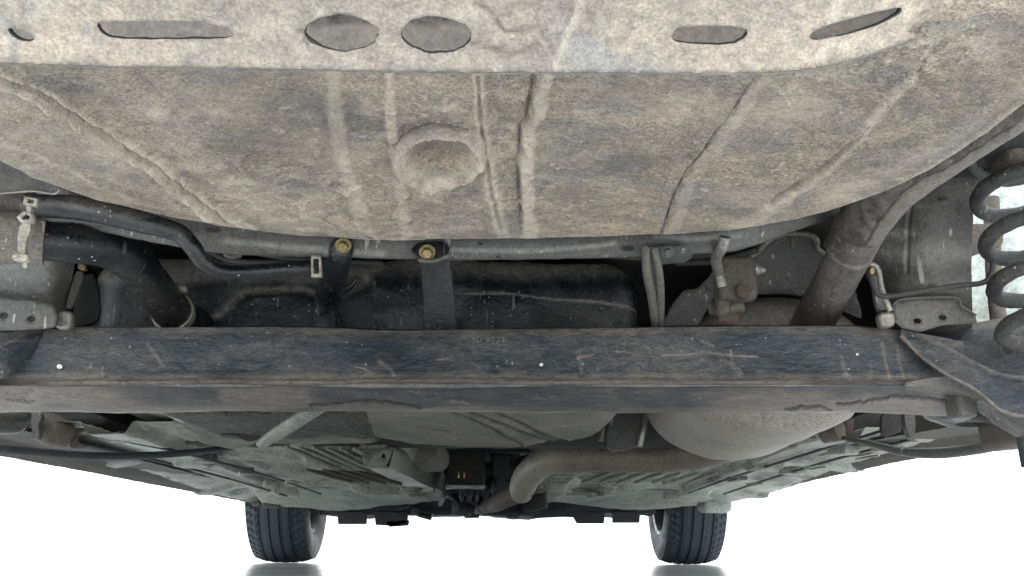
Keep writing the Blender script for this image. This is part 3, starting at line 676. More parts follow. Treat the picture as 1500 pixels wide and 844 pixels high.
# ================================================================== EXHAUST
def muf_disp(G, u, v):
    w = fbm(G, 20, 4)*8; h = fbm(G, 14, 3)*.003; p = sm(650, 668, v+w)*.5 + (1-sm(0, 30, np.abs(v-420)+w))*.2
    d, s = pdist(u, v, [(1085, 604), (1110, 620), (1160, 630), (1210, 618), (1240, 606)]); h += (1-sm(2, 12, d))*.004; p += (1-sm(1, 8, d))*.35
    return h, {'pale': np.clip(p, 0, 1)}
mprof = []
ms = 50; A = np.linspace(0, 2*np.pi, 90, endpoint=False); MV = []
for i in range(ms):
    s = i/(ms-1); Y = 1.43 + .52*s
    e = max(0, 1 - (abs(s*2-1)**10.0)) ** .5
    e = max(e, .02)
    MV.append(np.c_[.435 + .148*e*np.cos(A) + .012*s, np.full(90, Y), .298 + .104*e*np.sin(A)])
MV = np.array(MV); u_, v_ = proj(MV); hh, at_ = muf_disp(MV, u_, v_)
ce = np.array([.44, 0, .293]); D = MV - ce; D[..., 1] = 0; D /= np.linalg.norm(D, axis=-1, keepdims=True) + 1e-9
MV = MV + D*hh[..., None]
Fm = [(i*90+j, i*90+(j+1) % 90, (i+1)*90+(j+1) % 90, (i+1)*90+j) for i in range(ms-1) for j in range(90)]
part('muffler', MV.reshape(-1, 3), Fm, M_muffler, attrs={k: w.ravel() for k, w in at_.items()})

crackl = [(1640, 82), (1500, 172), (1470, 190), (1440, 210), (1420, 222), (1396, 238), (1350, 262), (1322, 280), (1304, 302), (1286, 324), (1272, 350), (1258, 374), (1238, 378), (1228, 372)]
def tp_disp(G, u, v):
    w = n1(u*.9+v*.7, .11, 3)*9; d, s = pdist(u, v + w*.7, crackl)
    ins = np.where(s > 0, 1, -1)
    h = np.where(ins > 0, .0030*sm(0, 3, d), 0) + fbm(G, 50, 4)*.0016 + sm(0, .1, fbm(G, 90, 3, 5))*.0008*(ins > 0)
    wr = np.sin((u*.55 - v*.35)*.45 + fbm(G, 30, 2)*3)*(1-sm(25, 80, np.hypot(u-1290, v-300)))*(ins > 0); h = h + wr*.0009
    return h, {'dark': np.clip((ins > 0)*(.30 + .5*sm(0, .15, fbm(G, 70, 3, 15))) + (1-sm(1.0, 3.0, d))*2.5, 0, 2.5), 'pale': (ins < 0)*.4*sm(3, 8, d)}
tube('tail_pipe', T3((1244, 372, 1.16), (1260, 338, 1.13), (1286, 302, 1.08), (1322, 268, 1.03), (1408, 211, .97), (1500, 152, .90), (1640, 62, .84)), [.0265, .0268, .0262, .0245, .0222, .0205, .0195], M_pipe, n=300, seg=110, disp=tp_disp)
crackm = [(1240, 375), (1236, 395), (1226, 410), (1215, 440), (1210, 480)]
def lp_disp(G, u, v):
    w = n1(v, .12, 5)*6; d, s = pdist(u + w, v, crackm)
    return np.where(s > 0, .001, 0) + fbm(G, 50, 4)*.001, {'dark': np.clip((1-sm(.5, 2, d)), 0, 1)*.9 + .15*(s > 0)}
tube('exhaust_pipe', T3((1178, 502, 1.44), (1193, 469, 1.34), (1212, 435, 1.27), (1231, 400, 1.20), (1249, 366, 1.15), (1262, 342, 1.12)), [.0265, .0262, .0255, .0245, .0232, .021], M_pipe, n=120, seg=64, disp=lp_disp)

fp = tube('exhaust_pipe', T3((1090, 640, 1.85), (1040, 660, 2.0), (990, 668, 2.12), (950, 671, 2.16), (880, 670, 2.20), (830, 671, 2.24), (798, 677, 2.30), (775, 694, 2.38), (766, 712, 2.46), (764, 722, 2.50)), [.030, .030, .030, .029, .029, .029, .030, .031, .030, .026], M_rustpipe, n=120, seg=40,
     disp=lambda G, u, v: (fbm(G, 25, 3)*.001, {'pale': (1-sm(795, 840, u))*.75}), label='rust brown cross pipe bending down beside the tunnel')
tube('exhaust_pipe', T3((775, 712, 2.45), (755, 724, 2.6), (738, 731, 2.8), (725, 738, 3.1), (700, 742, 3.4)), .024, M_brown, n=40, seg=20)
plate('pipe_bracket', [(893, 600), (942, 600), (946, 620), (940, 652), (925, 657), (900, 661), (890, 655), (889, 630)], 1.93, .02, M_rail, round_=.1, bevel=.004)
tube('bracket_rib', T3((946, 600, 1.925), (942, 630, 1.925), (936, 654, 1.93)), .006, M_steel, n=14, seg=10)
tube('hanger_rod', T3((888, 606, 1.95), (884, 630, 1.95), (880, 646, 1.95)), .006, M_steel, n=14, seg=10)
plate('side_shield', [(946, 612), (962, 612), (985, 640), (988, 648), (944, 652), (942, 640)], 2.05, .003, M_floor)

# ================================================================== HOSES ON THE LEFT
def hose_disp(G, u, v):
    w = fbm(G, 30, 4)*8
    p = sm(6, 22, w + (v - (352 + np.clip(u-60, 0, 200)*.25)))*.5
    return fbm(G, 60, 3)*.0005, {'pale': np.clip(p, 0, 1)*.45*sm(5, 20, v-372+w)}
fh = tube('filler_hose', T3((58, 352, 1.05), (110, 357, 1.07), (158, 364, 1.10), (196, 386, 1.14), (220, 415, 1.20), (238, 438, 1.25), (254, 459, 1.29), (276, 490, 1.36)), [.0205, .021, .0215, .022, .0225, .0232, .024, .0245], M_hose, n=120, seg=40, disp=hose_disp)
tube('filler_neck', T3((-120, 345, 1.02), (-40, 346, 1.03), (20, 348, 1.04), (66, 352, 1.05)), [.0275, .0275, .027, .0265], M_pipe, n=60, seg=32, disp=lambda G, u, v: fbm(G, 40, 4)*.0016)
lathe('hose_clamp', [(.0235, -.006), (.0262, -.0055), (.0262, .0055), (.0235, .006)], (0, 0, 0), 'z', M_clip, 40, parent=fh, offset=False)
hc = fh.children[0]; pc = PY(254, 459, 1.29) - BASE; hc.location = pc
dv = Vector(PY(276, 490, 1.36) - PY(236, 436, 1.245)); hc.rotation_euler = dv.to_track_quat('Z', 'Y').to_euler()
rbox('clamp_screw', PY(266, 424, 1.26), (.006, .006, .004), .002, M_clip, n=6, parent=fh)
lathe('tank_inlet', [(.02, -.02), (.031, -.02), (.033, -.015), (.033, .0), (.036, .004), (.036, .012), (.034, .015)], (0, 0, 0), 'z', M_plastic, 40, offset=False)
ti = bpy.data.objects['tank_inlet']; ti.location = PY(272, 484, 1.345) - BASE; ti.rotation_euler = dv.to_track_quat('Z', 'Y').to_euler()
vh = tube('vent_hose', T3((40, 302, 1.02), (110, 304, 1.01), (170, 316, 1.01), (225, 330, 1.01), (262, 342, 1.015), (282, 362, 1.02), (300, 385, 1.03), (325, 397, 1.04), (370, 398, 1.06), (420, 394, 1.07), (460, 392, 1.08)), [.012, .012, .0115, .0105, .0095, .0088, .0082, .0078, .0078, .0078, .0078], M_hose, n=220, seg=24,
          disp=lambda G, u, v: (fbm(G, 80, 3)*.0006, {'pale': (1-sm(-2, 5, v-(300+.12*np.clip(u-60, 0, 200))+fbm(G, 40, 3)*6))*.6}))
tube('vent_pipe', T3((-120, 285, 1.03), (-40, 290, 1.04), (10, 297, 1.05), (50, 302, 1.05)), .014, M_pipe, n=40, seg=20, disp=lambda G, u, v: fbm(G, 40, 4)*.0015)
tube('guide_wire', T3((50, 318, 1.03), (100, 322, 1.03), (150, 328, 1.04)), .002, M_rail, n=24, seg=8)
# open frame clamp at the far end
def frame_ring(name, poly, inner, Y, th, mt, parent): return plate(name, poly, Y, th, mt, holes=[inner], parent=parent, round_=0)
frame_ring('spring_clip', [(455, 374), (470, 374), (471, 405), (456, 405)], [(458.5, 378), (467, 378), (467.5, 401), (459.5, 401)], 1.065, .006, M_clip, vh)
# white clip clamping both pipes
cl = plate('pipe_clip', [(28, 330), (45, 322), (44, 340), (38, 352), (36, 376), (26, 374), (25, 350)], .985, .008, M_clip, round_=.12, bevel=.0015, label='dirty white plastic pipe clip')
frame_ring('clip_buckle', [(35, 287), (56, 291), (52, 302), (34, 299)], [(40, 291), (51, 293), (48, 299), (39, 297)], .98, .006, M_clip, cl)
plate('clip_neck', [(38, 299), (46, 300), (45, 316), (38, 315)], .985, .005, M_clip, parent=cl, bevel=.0012)
frame_ring('clip_buckle', [(24, 318), (34, 309), (50, 314), (48, 326), (30, 326)], [(31, 318), (36, 313), (44, 316), (43, 322), (33, 322)], .982, .006, M_clip, cl)
plate('clip_foot', [(18, 370), (42, 372), (40, 382), (16, 381)], .982, .010, M_clip, parent=cl, bevel=.002)
plate('clip_tongue', [(32, 380), (40, 380), (39, 392), (33, 393)], .99, .004, M_clip, parent=cl, bevel=.001)
tube('brake_line', T3((-60, 282, 1.16), (60, 290, 1.16), (170, 310, 1.17), (300, 352, 1.19), (420, 378, 1.21), (560, 386, 1.24)), .0035, M_dark, n=80, seg=10)
tube('brake_line', T3((300, 366, 1.2), (350, 383, 1.2), (470, 384, 1.22)), .0035, M_dark, n=40, seg=10)
tube('brake_line', T3((860, 372, 1.26), (960, 378, 1.26), (1060, 372, 1.26)), .004, M_dark, n=40, seg=10)
tube('brake_line', T3((990, 386, 1.28), (1050, 382, 1.28), (1110, 366, 1.28)), .004, M_dark, n=40, seg=10)
plate('grommet', ell(340, 372, 14, 5, 20), 1.12, .008, M_brown, round_=0, bevel=.002)

# ================================================================== TWIST BEAM
tu = [-200, 0, 60, 180, 400, 620, 900, 1050, 1250, 1330, 1420]; tv = [492, 488, 484, 478, 480, 484.5, 482, 478, 478, 484, 500]
topv = lambda u: np.interp(u, tu, tv)
nb = 900; ub = np.linspace(-200, 1412, nb)
prof = [(lambda u: topv(u) - 2, 1.34), (lambda u: topv(u) + .5, 1.235), (topv, 1.2265), (lambda u: topv(u) + 4, 1.2250), (lambda u: topv(u)*.6 + 515*.4, 1.2225), (lambda u: 522 + 0*u, 1.2190), (lambda u: 542 + 0*u, 1.2155),
        (lambda u: 553 + 0*u, 1.212), (lambda u: 557.5 + 0*u, 1.208), (lambda u: 559.5 + 0*u, 1.2095), (lambda u: 562.5 + 0*u, 1.2095), (lambda u: 563.5 + 0*u, 1.205), (lambda u: 566.5 + 0*u, 1.205), (lambda u: 567.5 + 0*u, 1.212), (lambda u: 570 + 0*u, 1.222),
        (lambda u: 585 + 0*u, 1.243), (lambda u: 596 + 4*sm(1250, 1412, u), 1.268), (lambda u: 602.5 + 6*sm(1250, 1412, u), 1.288), (lambda u: 604.5 + 6*sm(1250, 1412, u), 1.300), (lambda u: 602 + 6*sm(1250, 1412, u), 1.315), (lambda u: 590 + 0*u, 1.34)]
rows = np.array([PY(ub, f(ub), np.full(nb, Y)) for f, Y in prof])
# dense in the profile direction, keep corners crisp with linear steps
dn = [2, 2, 3, 7, 14, 16, 9, 4, 2, 3, 2, 3, 2, 3, 12, 10, 6, 3, 3, 3]; GG = []
for i, k in enumerate(dn):
    for q in range(k): t_ = q/k; GG.append(rows[i]*(1-t_) + rows[i+1]*t_)
GG.append(rows[-1]); G = np.array(GG)
u, v = proj(G); Nn = grid_normals(G); w = fbm(G, 25, 4)*7; w2 = fbm(G, 60, 4, 8)
h = fbm(G, 10, 3)*.003 + w2*.0006; pale = np.zeros_like(u); dark = np.zeros_like(u)
pale += (1 - sm(0, 20, v - topv(u) + w*1.5))*.5 + (1-sm(2, 15, np.abs(v-557)+w))*.65*(v < 563)  # lit top edge and upper lip line painted in as pale
pale += sm(.0, .55, fbm(G*np.array([.5, 1, 1.6]), 14, 4, 77))*.18*(v < 556)
pale += (1-sm(1.0, 2.4, np.abs(v-564.6)))*(.9 + .8*fbm(G, 20, 3))*.7  # highlight along the flange lip, painted as a pale line
dark += (1-sm(1, 2.5, np.abs(v-560.8)))*sm(-.1, .2, fbm(G, 9, 3, 4))*.9
und = (v > 568); pale += und*(.12 + .6*sm(-.15, .3, fbm(G*np.array([.6, 1, 1]), 14, 4, 12))) ; pale += und*(1-sm(2, 9, 603-v+w*.4))*.3
pale += und*(1-sm(80, 330, u))*.25 + und*sm(1000, 1150, u)*.2
def crackline(pl, th=2.0, st=1.0):
    global dark, h, pale
    wv = n1(u, .14, 6)*3.2 + n1(u, .45, 9)*1.6
    d, s = pdist(u, v + wv, pl); m = 1 - sm(th*.5, th*1.4, d); dark = dark + m*st; h = h - m*.0015
    pale = pale + np.where((v + wv) > np.interp(u, [p[0] for p in pl], [p[1] for p in pl]), 1, 0)*und*sm(pl[0][0], pl[0][0]+30, u)*(1-sm(pl[-1][0]-30, pl[-1][0], u))*.3
crackline([(455, 597), (490, 594), (520, 589), (540, 587), (560, 588), (590, 593), (615, 597)], 2.6)
crackline([(1150, 600), (1175, 596), (1200, 596), (1215, 601)], 2.2)
crackline([(1225, 592), (1260, 591), (1290, 584), (1315, 581), (1350, 584), (1385, 588)], 2.2)
crackline([(10, 587), (30, 586), (50, 590)], 1.5, .6)
for pl, ww in (([(556, 528), (572, 540), (578, 550)], 4), ([(150, 536), (153, 560)], 3), ([(848, 515), (852, 545)], 4), ([(1233, 520), (1235, 538), (1244, 556)], 4), ([(1292, 502), (1297, 530), (1304, 556)], 3), ([(1314, 505), (1318, 530), (1324, 552)], 3), ([(1070, 530), (1084, 545)], 7), ([(215, 500), (240, 535)], 4)):
    d, s = pdist(u, v, pl); pale += (1-sm(ww*.3, ww, d + w*.5))*.4; h += (1-sm(ww*.3, ww, d + w*.3))*.0008
for pl in ([(522, 538), (534, 541), (552, 554)], [(845, 525), (868, 520)], [(903, 515), (935, 520)], [(970, 521), (1010, 519), (1035, 516), (1068, 521), (1110, 523)], [(1027, 499), (1045, 507)], [(660, 588), (676, 589), (686, 592)], [(1070, 514), (1072, 526)], [(640, 528), (655, 526)]):
    d, s = pdist(u, v, pl); pale += (1-sm(.7, 1.8, d + w*.1))*1.3
hole = 1 - sm(0, 1, 1e9*np.ones_like(u))
G = G + Nn*(h)[..., None]
Fb = grid_faces(*G.shape[:2])
nn = np.cross(G[30, 1]-G[30, 0], G[31, 0]-G[30, 0])
if np.dot(nn, CAM - G[30, 0]) < 0: Fb = Fb[:, ::-1]
beam = part('twist_beam', G.reshape(-1, 3), Fb, M_beam, attrs={'pale': np.clip(pale, 0, 1), 'dark': np.clip(dark, 0, 1)}, angle=50, label='dusty blue black rear axle beam across the whole width')
for (a, b, r_) in ((87, 537, 4.0), (793, 534, 3.0), (1256, 519, 2.0)):
    plate('paint_dot', wig(ell(a, b, r_, r_*.85, 14), .3, a), 1.2130, .002, M_white, parent=beam, round_=0, bevel=.0004)
fcv = bpy.data.curves.new('stamped_code', 'FONT'); fcv.body = 'ID 0723'; fcv.size = .0105; fcv.extrude = .0002; fcv.space_character = 1.1
to = bpy.data.objects.new('stamped_code', fcv); scene.collection.objects.link(to); to.parent = beam; fcv.materials.append(mat('faint_grey_print', (.24, .24, .24), (.15, .15, .15), .5, 60, 200, (.6, .8), .1, .2))
dg = bpy.context.evaluated_depsgraph_get(); me_ = bpy.data.meshes.new_from_object(to.evaluated_get(dg)); bpy.data.objects.remove(to)
to = bpy.data.objects.new('stamped_code', me_); scene.collection.objects.link(to); to.parent = beam
to.location = PY(693, 501, 1.2165) - BASE; to.rotation_euler = (R(72), 0, 0)

# right gusset blade and spring arm
def gu_disp(G, u, v):
    up = [(1320, 482), (1350, 492), (1400, 518), (1450, 545), (1500, 553), (1560, 556)]; lo_ = [(1322, 492), (1345, 520), (1380, 545), (1425, 568), (1465, 600), (1500, 611), (1560, 615)]
    d1, _ = pdist(u, v, up); d2, _ = pdist(u, v, lo_); w = fbm(G, 30, 3)*4
    return (1-sm(0, 6, d1))*.003 + fbm(G, 30, 3)*.001, {'pale': np.clip((1-sm(0, 5, d1+w*.4))*.6 + (1-sm(0, 3.5, d2))*1.0, 0, 1)}  # upper edge highlight painted pale along the blade
gr_ = sheet('beam_gusset', [
    [(1318, 480, 1.222), (1350, 491, 1.215), (1400, 517, 1.20), (1450, 544, 1.19), (1500, 553, 1.18), (1580, 556, 1.17)],
    [(1319, 484, 1.214), (1348, 502, 1.206), (1392, 530, 1.19), (1440, 558, 1.178), (1490, 582, 1.165), (1580, 590, 1.16)],
    [(1320, 490, 1.208), (1345, 519, 1.200), (1382, 546, 1.185), (1428, 570, 1.172), (1466, 601, 1.16), (1500, 611, 1.155), (1580, 615, 1.15)][0:4] + [(1480, 606, 1.158), (1580, 615, 1.15)]], 50, 160, M_beam, disp=gu_disp, solid=.004)
def arm_disp(G, u, v):
    w = fbm(G, 30, 3)*5; r_ = np.hypot((u-1477)/9, (v-511)/10)
    return fbm(G, 18, 3)*.003, {'pale': np.clip((1-sm(0, 12, v-(482-.2*np.clip(u-1400, 0, 100))+w))*.6 + (r_ > 1)*(1-sm(1, 1.5, r_))*.5, 0, 1), 'dark': 1.0*(r_ < 1)}
arm = sheet('spring_arm', [
    [(1322, 482, 1.30), (1350, 484, 1.28), (1390, 482, 1.27), (1440, 470, 1.26), (1500, 461, 1.25), (1600, 455, 1.24)],
    [(1330, 500, 1.25), (1350, 505, 1.24), (1390, 505, 1.235), (1440, 500, 1.23), (1500, 495, 1.22), (1600, 490, 1.21)],
    [(1340, 560, 1.25), (1360, 560, 1.24), (1390, 565, 1.235), (1440, 570, 1.235), (1500, 575, 1.23), (1600, 575, 1.22)]], 60, 120, M_beam, disp=arm_disp)
# left gusset
sheet('beam_gusset', [
    [(-140, 560, 1.17), (-60, 530, 1.18), (0, 506, 1.195), (38, 488, 1.21), (62, 483, 1.225)],
    [(-140, 590, 1.165), (-60, 560, 1.17), (0, 530, 1.186), (34, 508, 1.204), (62, 490, 1.222)],
    [(-140, 610, 1.16), (-60, 590, 1.17), (0, 556, 1.186), (30, 535, 1.204), (62, 500, 1.226)]], 40, 70, M_beam, disp=lambda G, u, v: (fbm(G, 30, 3)*.001, {'pale': np.clip(sm(520, 560, v+fbm(G, 30, 3)*20), 0, 1)*.7 + (1-sm(0, 6, pdist(u, v, [(-60, 530), (0, 506), (38, 488), (62, 483)])[0]))*.6}), solid=.004)
sheet('spring_arm', [
    [(-160, 470, 1.27), (-60, 480, 1.27), (0, 486, 1.27), (40, 486, 1.28)],
    [(-160, 520, 1.24), (-60, 520, 1.24), (0, 510, 1.25), (40, 500, 1.26)],
    [(-160, 580, 1.24), (-60, 570, 1.24), (0, 560, 1.25), (40, 540, 1.26)]], 30, 50, M_beam)
# underside wing at the ends of the beam
sheet('beam_end_plate', [
    [(1325, 560, 1.204), (1400, 550, 1.198), (1450, 572, 1.195), (1500, 606, 1.185), (1560, 620, 1.18)],
    [(1325, 566, 1.203), (1400, 574, 1.21), (1450, 592, 1.21), (1500, 630, 1.21), (1560, 640, 1.22)],
    [(1325, 571, 1.218), (1405, 583, 1.235), (1440, 608, 1.25), (1496, 642, 1.25), (1560, 650, 1.26)]], 40, 80, M_rail, rough=.002)

# ================================================================== FLOOR PAN
def pan(side, M):
    nx, ny = 230, 620
    xs = np.linspace(.115, .80, nx); Ys = np.linspace(1.74, 3.62, ny)
    X, Yg = np.meshgrid(xs, Ys, indexing='ij')
    z = .240 - .020*sm(1.9, 3.3, Yg)
    P = np.stack([X*side, Yg, z], -1)
    drop = np.zeros_like(X); wv = fbm(P, 6, 3)*.02
    # longitudinal rails
    for c, w_, hh in ((.60, .045, .020), (.34, .03, .010), (.20, .035, .014)):
        drop += hh*(1 - sm(w_*.6, w_, np.abs(X - c - wv*.4)))
    # transverse beads, broken into fields
    fld = sm(-.1, .1, np.sin(X*21 + 1.0)) 
    drop += .006*sm(.2, .7, np.sin(Yg*2*np.pi/.15 + X*3*side*side))*fld*(X < .56)
    drop += .0055*sm(.3, .8, np.sin(Yg*2*np.pi/.095 + X*14))*(X < .34)*sm(2.2, 2.4, Yg)
    drop += .010*(1-sm(.03, .05, np.abs(Yg - 2.28 + .05*X)))*(X > .2) + .010*(1-sm(.025, .045, np.abs(Yg - 2.95 - .1*X)))
    # outer flange down to the sill
    drop += .022*sm(.66, .78, X)
    # recessed pressings
    for (a, b, rx, ry) in ((.45, 1.98, .09, .07), (.47, 2.55, .06, .12), (.5, 3.1, .08, .1), (.28, 2.62, .04, .06)):
        drop -= .012*(1-sm(.75, 1.0, np.maximum(np.abs(X-a)/rx, np.abs(Yg-b)/ry)))
    z = z - drop + fbm(P, 16, 4)*.003 + fbm(P, 50, 3)*.001
    z = z + .16*(1-sm(.42, .5, X))*(1-sm(1.98, 2.05, Yg)) + (side > 0)*.16*(1-sm(.40, .46, X))*(1-sm(2.24, 2.30, Yg))
    # tunnel edge climbs
    z = z + .12*(1-sm(.115, .15, X))
    P[..., 2] = z
    pale = sm(0, .5, fbm(P*np.array([1, .5, 1]), 9, 4, 3))*.6
    dark = sm(.08, .4, fbm(P*np.array([1, .45, 1]), 11, 4, 40))*.7 + .45*sm(.62, .75, X)*(side < 0)
    Fc = grid_faces(nx, ny)
    if side < 0: Fc = Fc[:, ::-1]
    part('floor_pan', P.reshape(-1, 3), Fc, M, attrs={'pale': np.clip(pale, 0, 1), 'dark': np.clip(dark, 0, 1)}, angle=60, label=('left' if side < 0 else 'right') + ' half of the dusty grey green floor pan')
pan(-1, M_floor); pan(1, M_floor)
def PZs(*p): return [PZ(a, b, z) for a, b, z in p]
for k in range(6):
    x = 452 + k*20
    tube('floor_rib', PZs((x - 34, 655 + k*.5, .216), (x, 668 + k*1.2, .213), (x + 42, 686 + k*1.6, .208)), [.003, .005, .003], M_floor, n=24, seg=10)
for k in range(7):
    x = 860 + k*26
    tube('floor_rib', PZs((x + 34, 693, .208), (x + 14, 699, .206), (x - 8, 707, .202)), [.003, .005, .003], M_floor, n=24, seg=10)
for k in range(4):
    x = 490 + k*24
    tube('floor_rib', PZs((x - 40, 688 + k, .204), (x, 698 + k, .201), (x + 26, 706 + k, .199)), [.003, .006, .003], M_sill, n=20, seg=10)
for pts in (((70, 640, .222), (200, 668, .214), (330, 700, .205), (420, 727, .196)), ((150, 640, .224), (270, 664, .217), (400, 700, .207), (470, 724, .198)), ((1330, 645, .222), (1220, 674, .214), (1120, 704, .204), (1060, 724, .196)), ((1290, 632, .226), (1160, 672, .214), (1060, 704, .205), (1010, 722, .198))):
    tube('floor_pipe', PZs(*pts), .0028, M_blue, n=60, seg=10)
for (a, b, z, rx) in ((430, 707, .203, 14), (1268, 668, .214, 16), (1195, 684, .21, 14), (1105, 709, .203, 14)):
    c_ = PZ(a, b, z); n_ = [c_ + np.array([math.cos(t)*.018, math.sin(t)*.05, .001*math.sin(3*t)]) for t in np.linspace(0, 2*np.pi, 16)]
    tube('pressed_ring', n_, .0020, M_palepan, n=48, seg=8, cap=False)
for (a, b, z) in ((96, 648, .216), (180, 640, .222), (300, 672, .214), (360, 690, .207), (395, 708, .20), (1300, 655, .214), (1235, 660, .214), (1160, 690, .206), (1080, 700, .204), (980, 706, .202), (540, 700, .2)):
    rbox('floor_bracket', PZ(a, b, z + .006), (.016, .026, .008), .004, M_floor if (a % 3) else M_rail, n=6, rot=(0, 0, (a % 7)*.12), disp=lambda G, u, v: fbm(G, 40, 2)*.004)
# sills
def sill(side, pts):
    G = PX(np.array([p[0] for p in pts], float), np.array([p[1] for p in pts], float), .79*side)
    G = crom(G, 200); rows = [G + np.array([0, 0, .085]), G + np.array([0, 0, .02]), G + np.array([side*.004, 0, .001]), G + np.array([-side*.004, 0, -.0005]), G + np.array([-side*.018, 0, .010]), G + np.array([-side*.03, 0, .022]), G + np.array([-side*.09, 0, .028])]
    A = []
    for a, b in zip(rows[:-1], rows[1:]):
        for q in range(6): A.append(a*(1-q/6) + b*q/6)
    A.append(rows[-1]); A = np.array(A); A[..., 2] += fbm(A, 40, 3)*.0012
    part('sill', A.reshape(-1, 3), grid_faces(*A.shape[:2]), M_sill, angle=60, label='grainy dark ' + ('left' if side < 0 else 'right') + ' sill with pinched lower edge')
sill(-1, [(-260, 612), (0, 668), (120, 690), (240, 713), (370, 737)])
sill(1, [(1800, 600), (1500, 652), (1347, 671), (1200, 702), (1077, 729)])

# left under-beam structure
def ls_disp(G, u, v):
    w = fbm(G, 25, 3)*5; r_ = np.hypot((u-352)/44, (v-633)/15) + fbm(G, 40, 3)*.25
    return fbm(G, 16, 3)*.003, {'pale': np.clip((1-sm(2, 9, pdist(u, v, [(195, 606), (250, 628), (312, 652)])[0]))*.7 + sm(640, 656, v+w)*.3, 0, 1), 'dark': 1.0*(r_ < .9)*0}
cs = sheet('canister_shield', [
    [(150, 590, 1.70), (250, 590, 1.66), (350, 590, 1.62), (450, 590, 1.60), (520, 590, 1.60)],
    [(190, 606, 1.78), (260, 612, 1.74), (340, 612, 1.70), (430, 606, 1.68), (500, 602, 1.66)],
    [(260, 634, 1.90), (300, 634, 1.88), (340, 632, 1.86), (400, 622, 1.84), (460, 608, 1.80)],
    [(308, 652, 1.98), (326, 655, 1.98), (345, 657, 1.98), (372, 650, 1.96), (400, 632, 1.94)],
    [(308, 642, 2.04), (326, 645, 2.04), (345, 647, 2.04), (372, 640, 2.04), (400, 622, 2.04)]], 70, 110, M_tankside, disp=ls_disp)
plate('shield_hole_shade', rnd([(315, 633), (330, 627), (370, 622), (396, 615), (388, 632), (376, 645), (362, 647), (345, 638), (325, 638)], .15, 2), 1.72, .003, M_dark, parent=cs, bevel=0, round_=0)  # dark plate in place of an opening, its shade in the colour
tube('support_strut', T3((475, 590, 1.36), (440, 613, 1.38), (405, 636, 1.42), (385, 650, 1.46)), [.014, .0145, .0135, .010], M_palepan, n=40, seg=24, disp=lambda G, u, v: fbm(G, 25, 3)*.001, flat=(1, .6))
# bushings left
tube('arm_bushing', T3((52, 622, 1.74), (75, 630, 1.76), (100, 640, 1.78)), [.022, .026, .020], M_brown, n=24, seg=24, disp=lambda G, u, v: fbm(G, 30, 3)*.002)
plate('bushing_bracket', [(44, 600), (58, 602), (62, 610), (56, 622), (58, 634), (56, 645), (49, 642), (45, 625)], 1.70, .012, M_rail, bevel=.002)
plate('bushing_bracket', [(100, 634), (108, 626), (130, 628), (112, 636), (114, 650), (128, 654), (118, 658), (100, 656), (104, 645)], 1.80, .01, M_brown, bevel=.002)
tube('handbrake_cable', T3((-120, 650, 1.42), (0, 658, 1.50), (60, 663, 1.58), (140, 668, 1.68), (220, 667, 1.80), (290, 662, 1.95), (340, 655, 2.1)), .0062, M_blue, n=80, seg=14)
tube('arm_bracket', T3((-80, 612, 1.46), (-20, 616, 1.5), (20, 618, 1.55), (28, 606, 1.56)), .018, M_rail, n=30, seg=18)

# right under-beam structure
tube('arm_bushing', T3((1206, 632, 1.74), (1230, 628, 1.72)), .020, M_brown, n=12, seg=24, disp=lambda G, u, v: fbm(G, 30, 3)*.002)
b_ = plate('bushing_bracket', [(1206, 600), (1250, 600), (1252, 622), (1246, 640), (1230, 646), (1208, 644), (1182, 640), (1150, 636), (1190, 628)], 1.76, .012, M_brown, bevel=.003)
lathe('rust_rivet', [(.0001, -.014), (.007, -.014), (.010, -.012), (.010, .004)], PY(1237, 627, 1.755), 'y', M_rust, 24, parent=b_)
tube('handbrake_cable', T3((1236, 642, 1.72), (1275, 650, 1.66), (1320, 661, 1.58), (1370, 664, 1.52), (1430, 658, 1.46), (1476, 650, 1.40)), [.004, .005, .0065, .008, .0075, .006], M_rail, n=80, seg=14)
plate('arm_bracket', [(1326, 600), (1340, 602), (1342, 622), (1340, 640), (1333, 643), (1327, 628), (1324, 612)], 1.60, .014, M_rail, bevel=.003)
plate('arm_bracket', [(1292, 602), (1326, 602), (1322, 632), (1300, 640), (1290, 634)], 1.66, .01, M_dark, bevel=.002)
rbox('beam_end_bracket', PY(1408, 594, 1.24), (.012, .02, .016), .006, M_rail, n=10, disp=lambda G, u, v: fbm(G, 40, 3)*.003)
sheet('trailing_arm', [
    [(1345, 590, 1.46), (1380, 592, 1.42), (1430, 598, 1.36), (1475, 606, 1.30), (1540, 615, 1.28)],
    [(1348, 606, 1.46), (1384, 612, 1.42), (1430, 616, 1.36), (1475, 622, 1.30), (1540, 630, 1.28)],
    [(1362, 618, 1.50), (1390, 626, 1.46), (1430, 626, 1.40), (1475, 634, 1.34), (1540, 642, 1.30)]], 30, 60, M_rail, rough=.002)
plate('arm_slot_shade', ell(1420, 622, 20, 3.8, 20, .0), 1.352, .003, M_dark, bevel=0, round_=0)  # slot shade drawn by a dark plate, no opening cut
rbox('brake_drum_edge', PY(1484, 632, 1.33), (.024, .05, .022), .012, M_brown, n=14, disp=lambda G, u, v: fbm(G, 30, 3)*.004)
tube('shock_absorber', T3((1494, 600, 1.25), (1500, 640, 1.25), (1508, 684, 1.25)), .009, M_blue, n=20, seg=16)

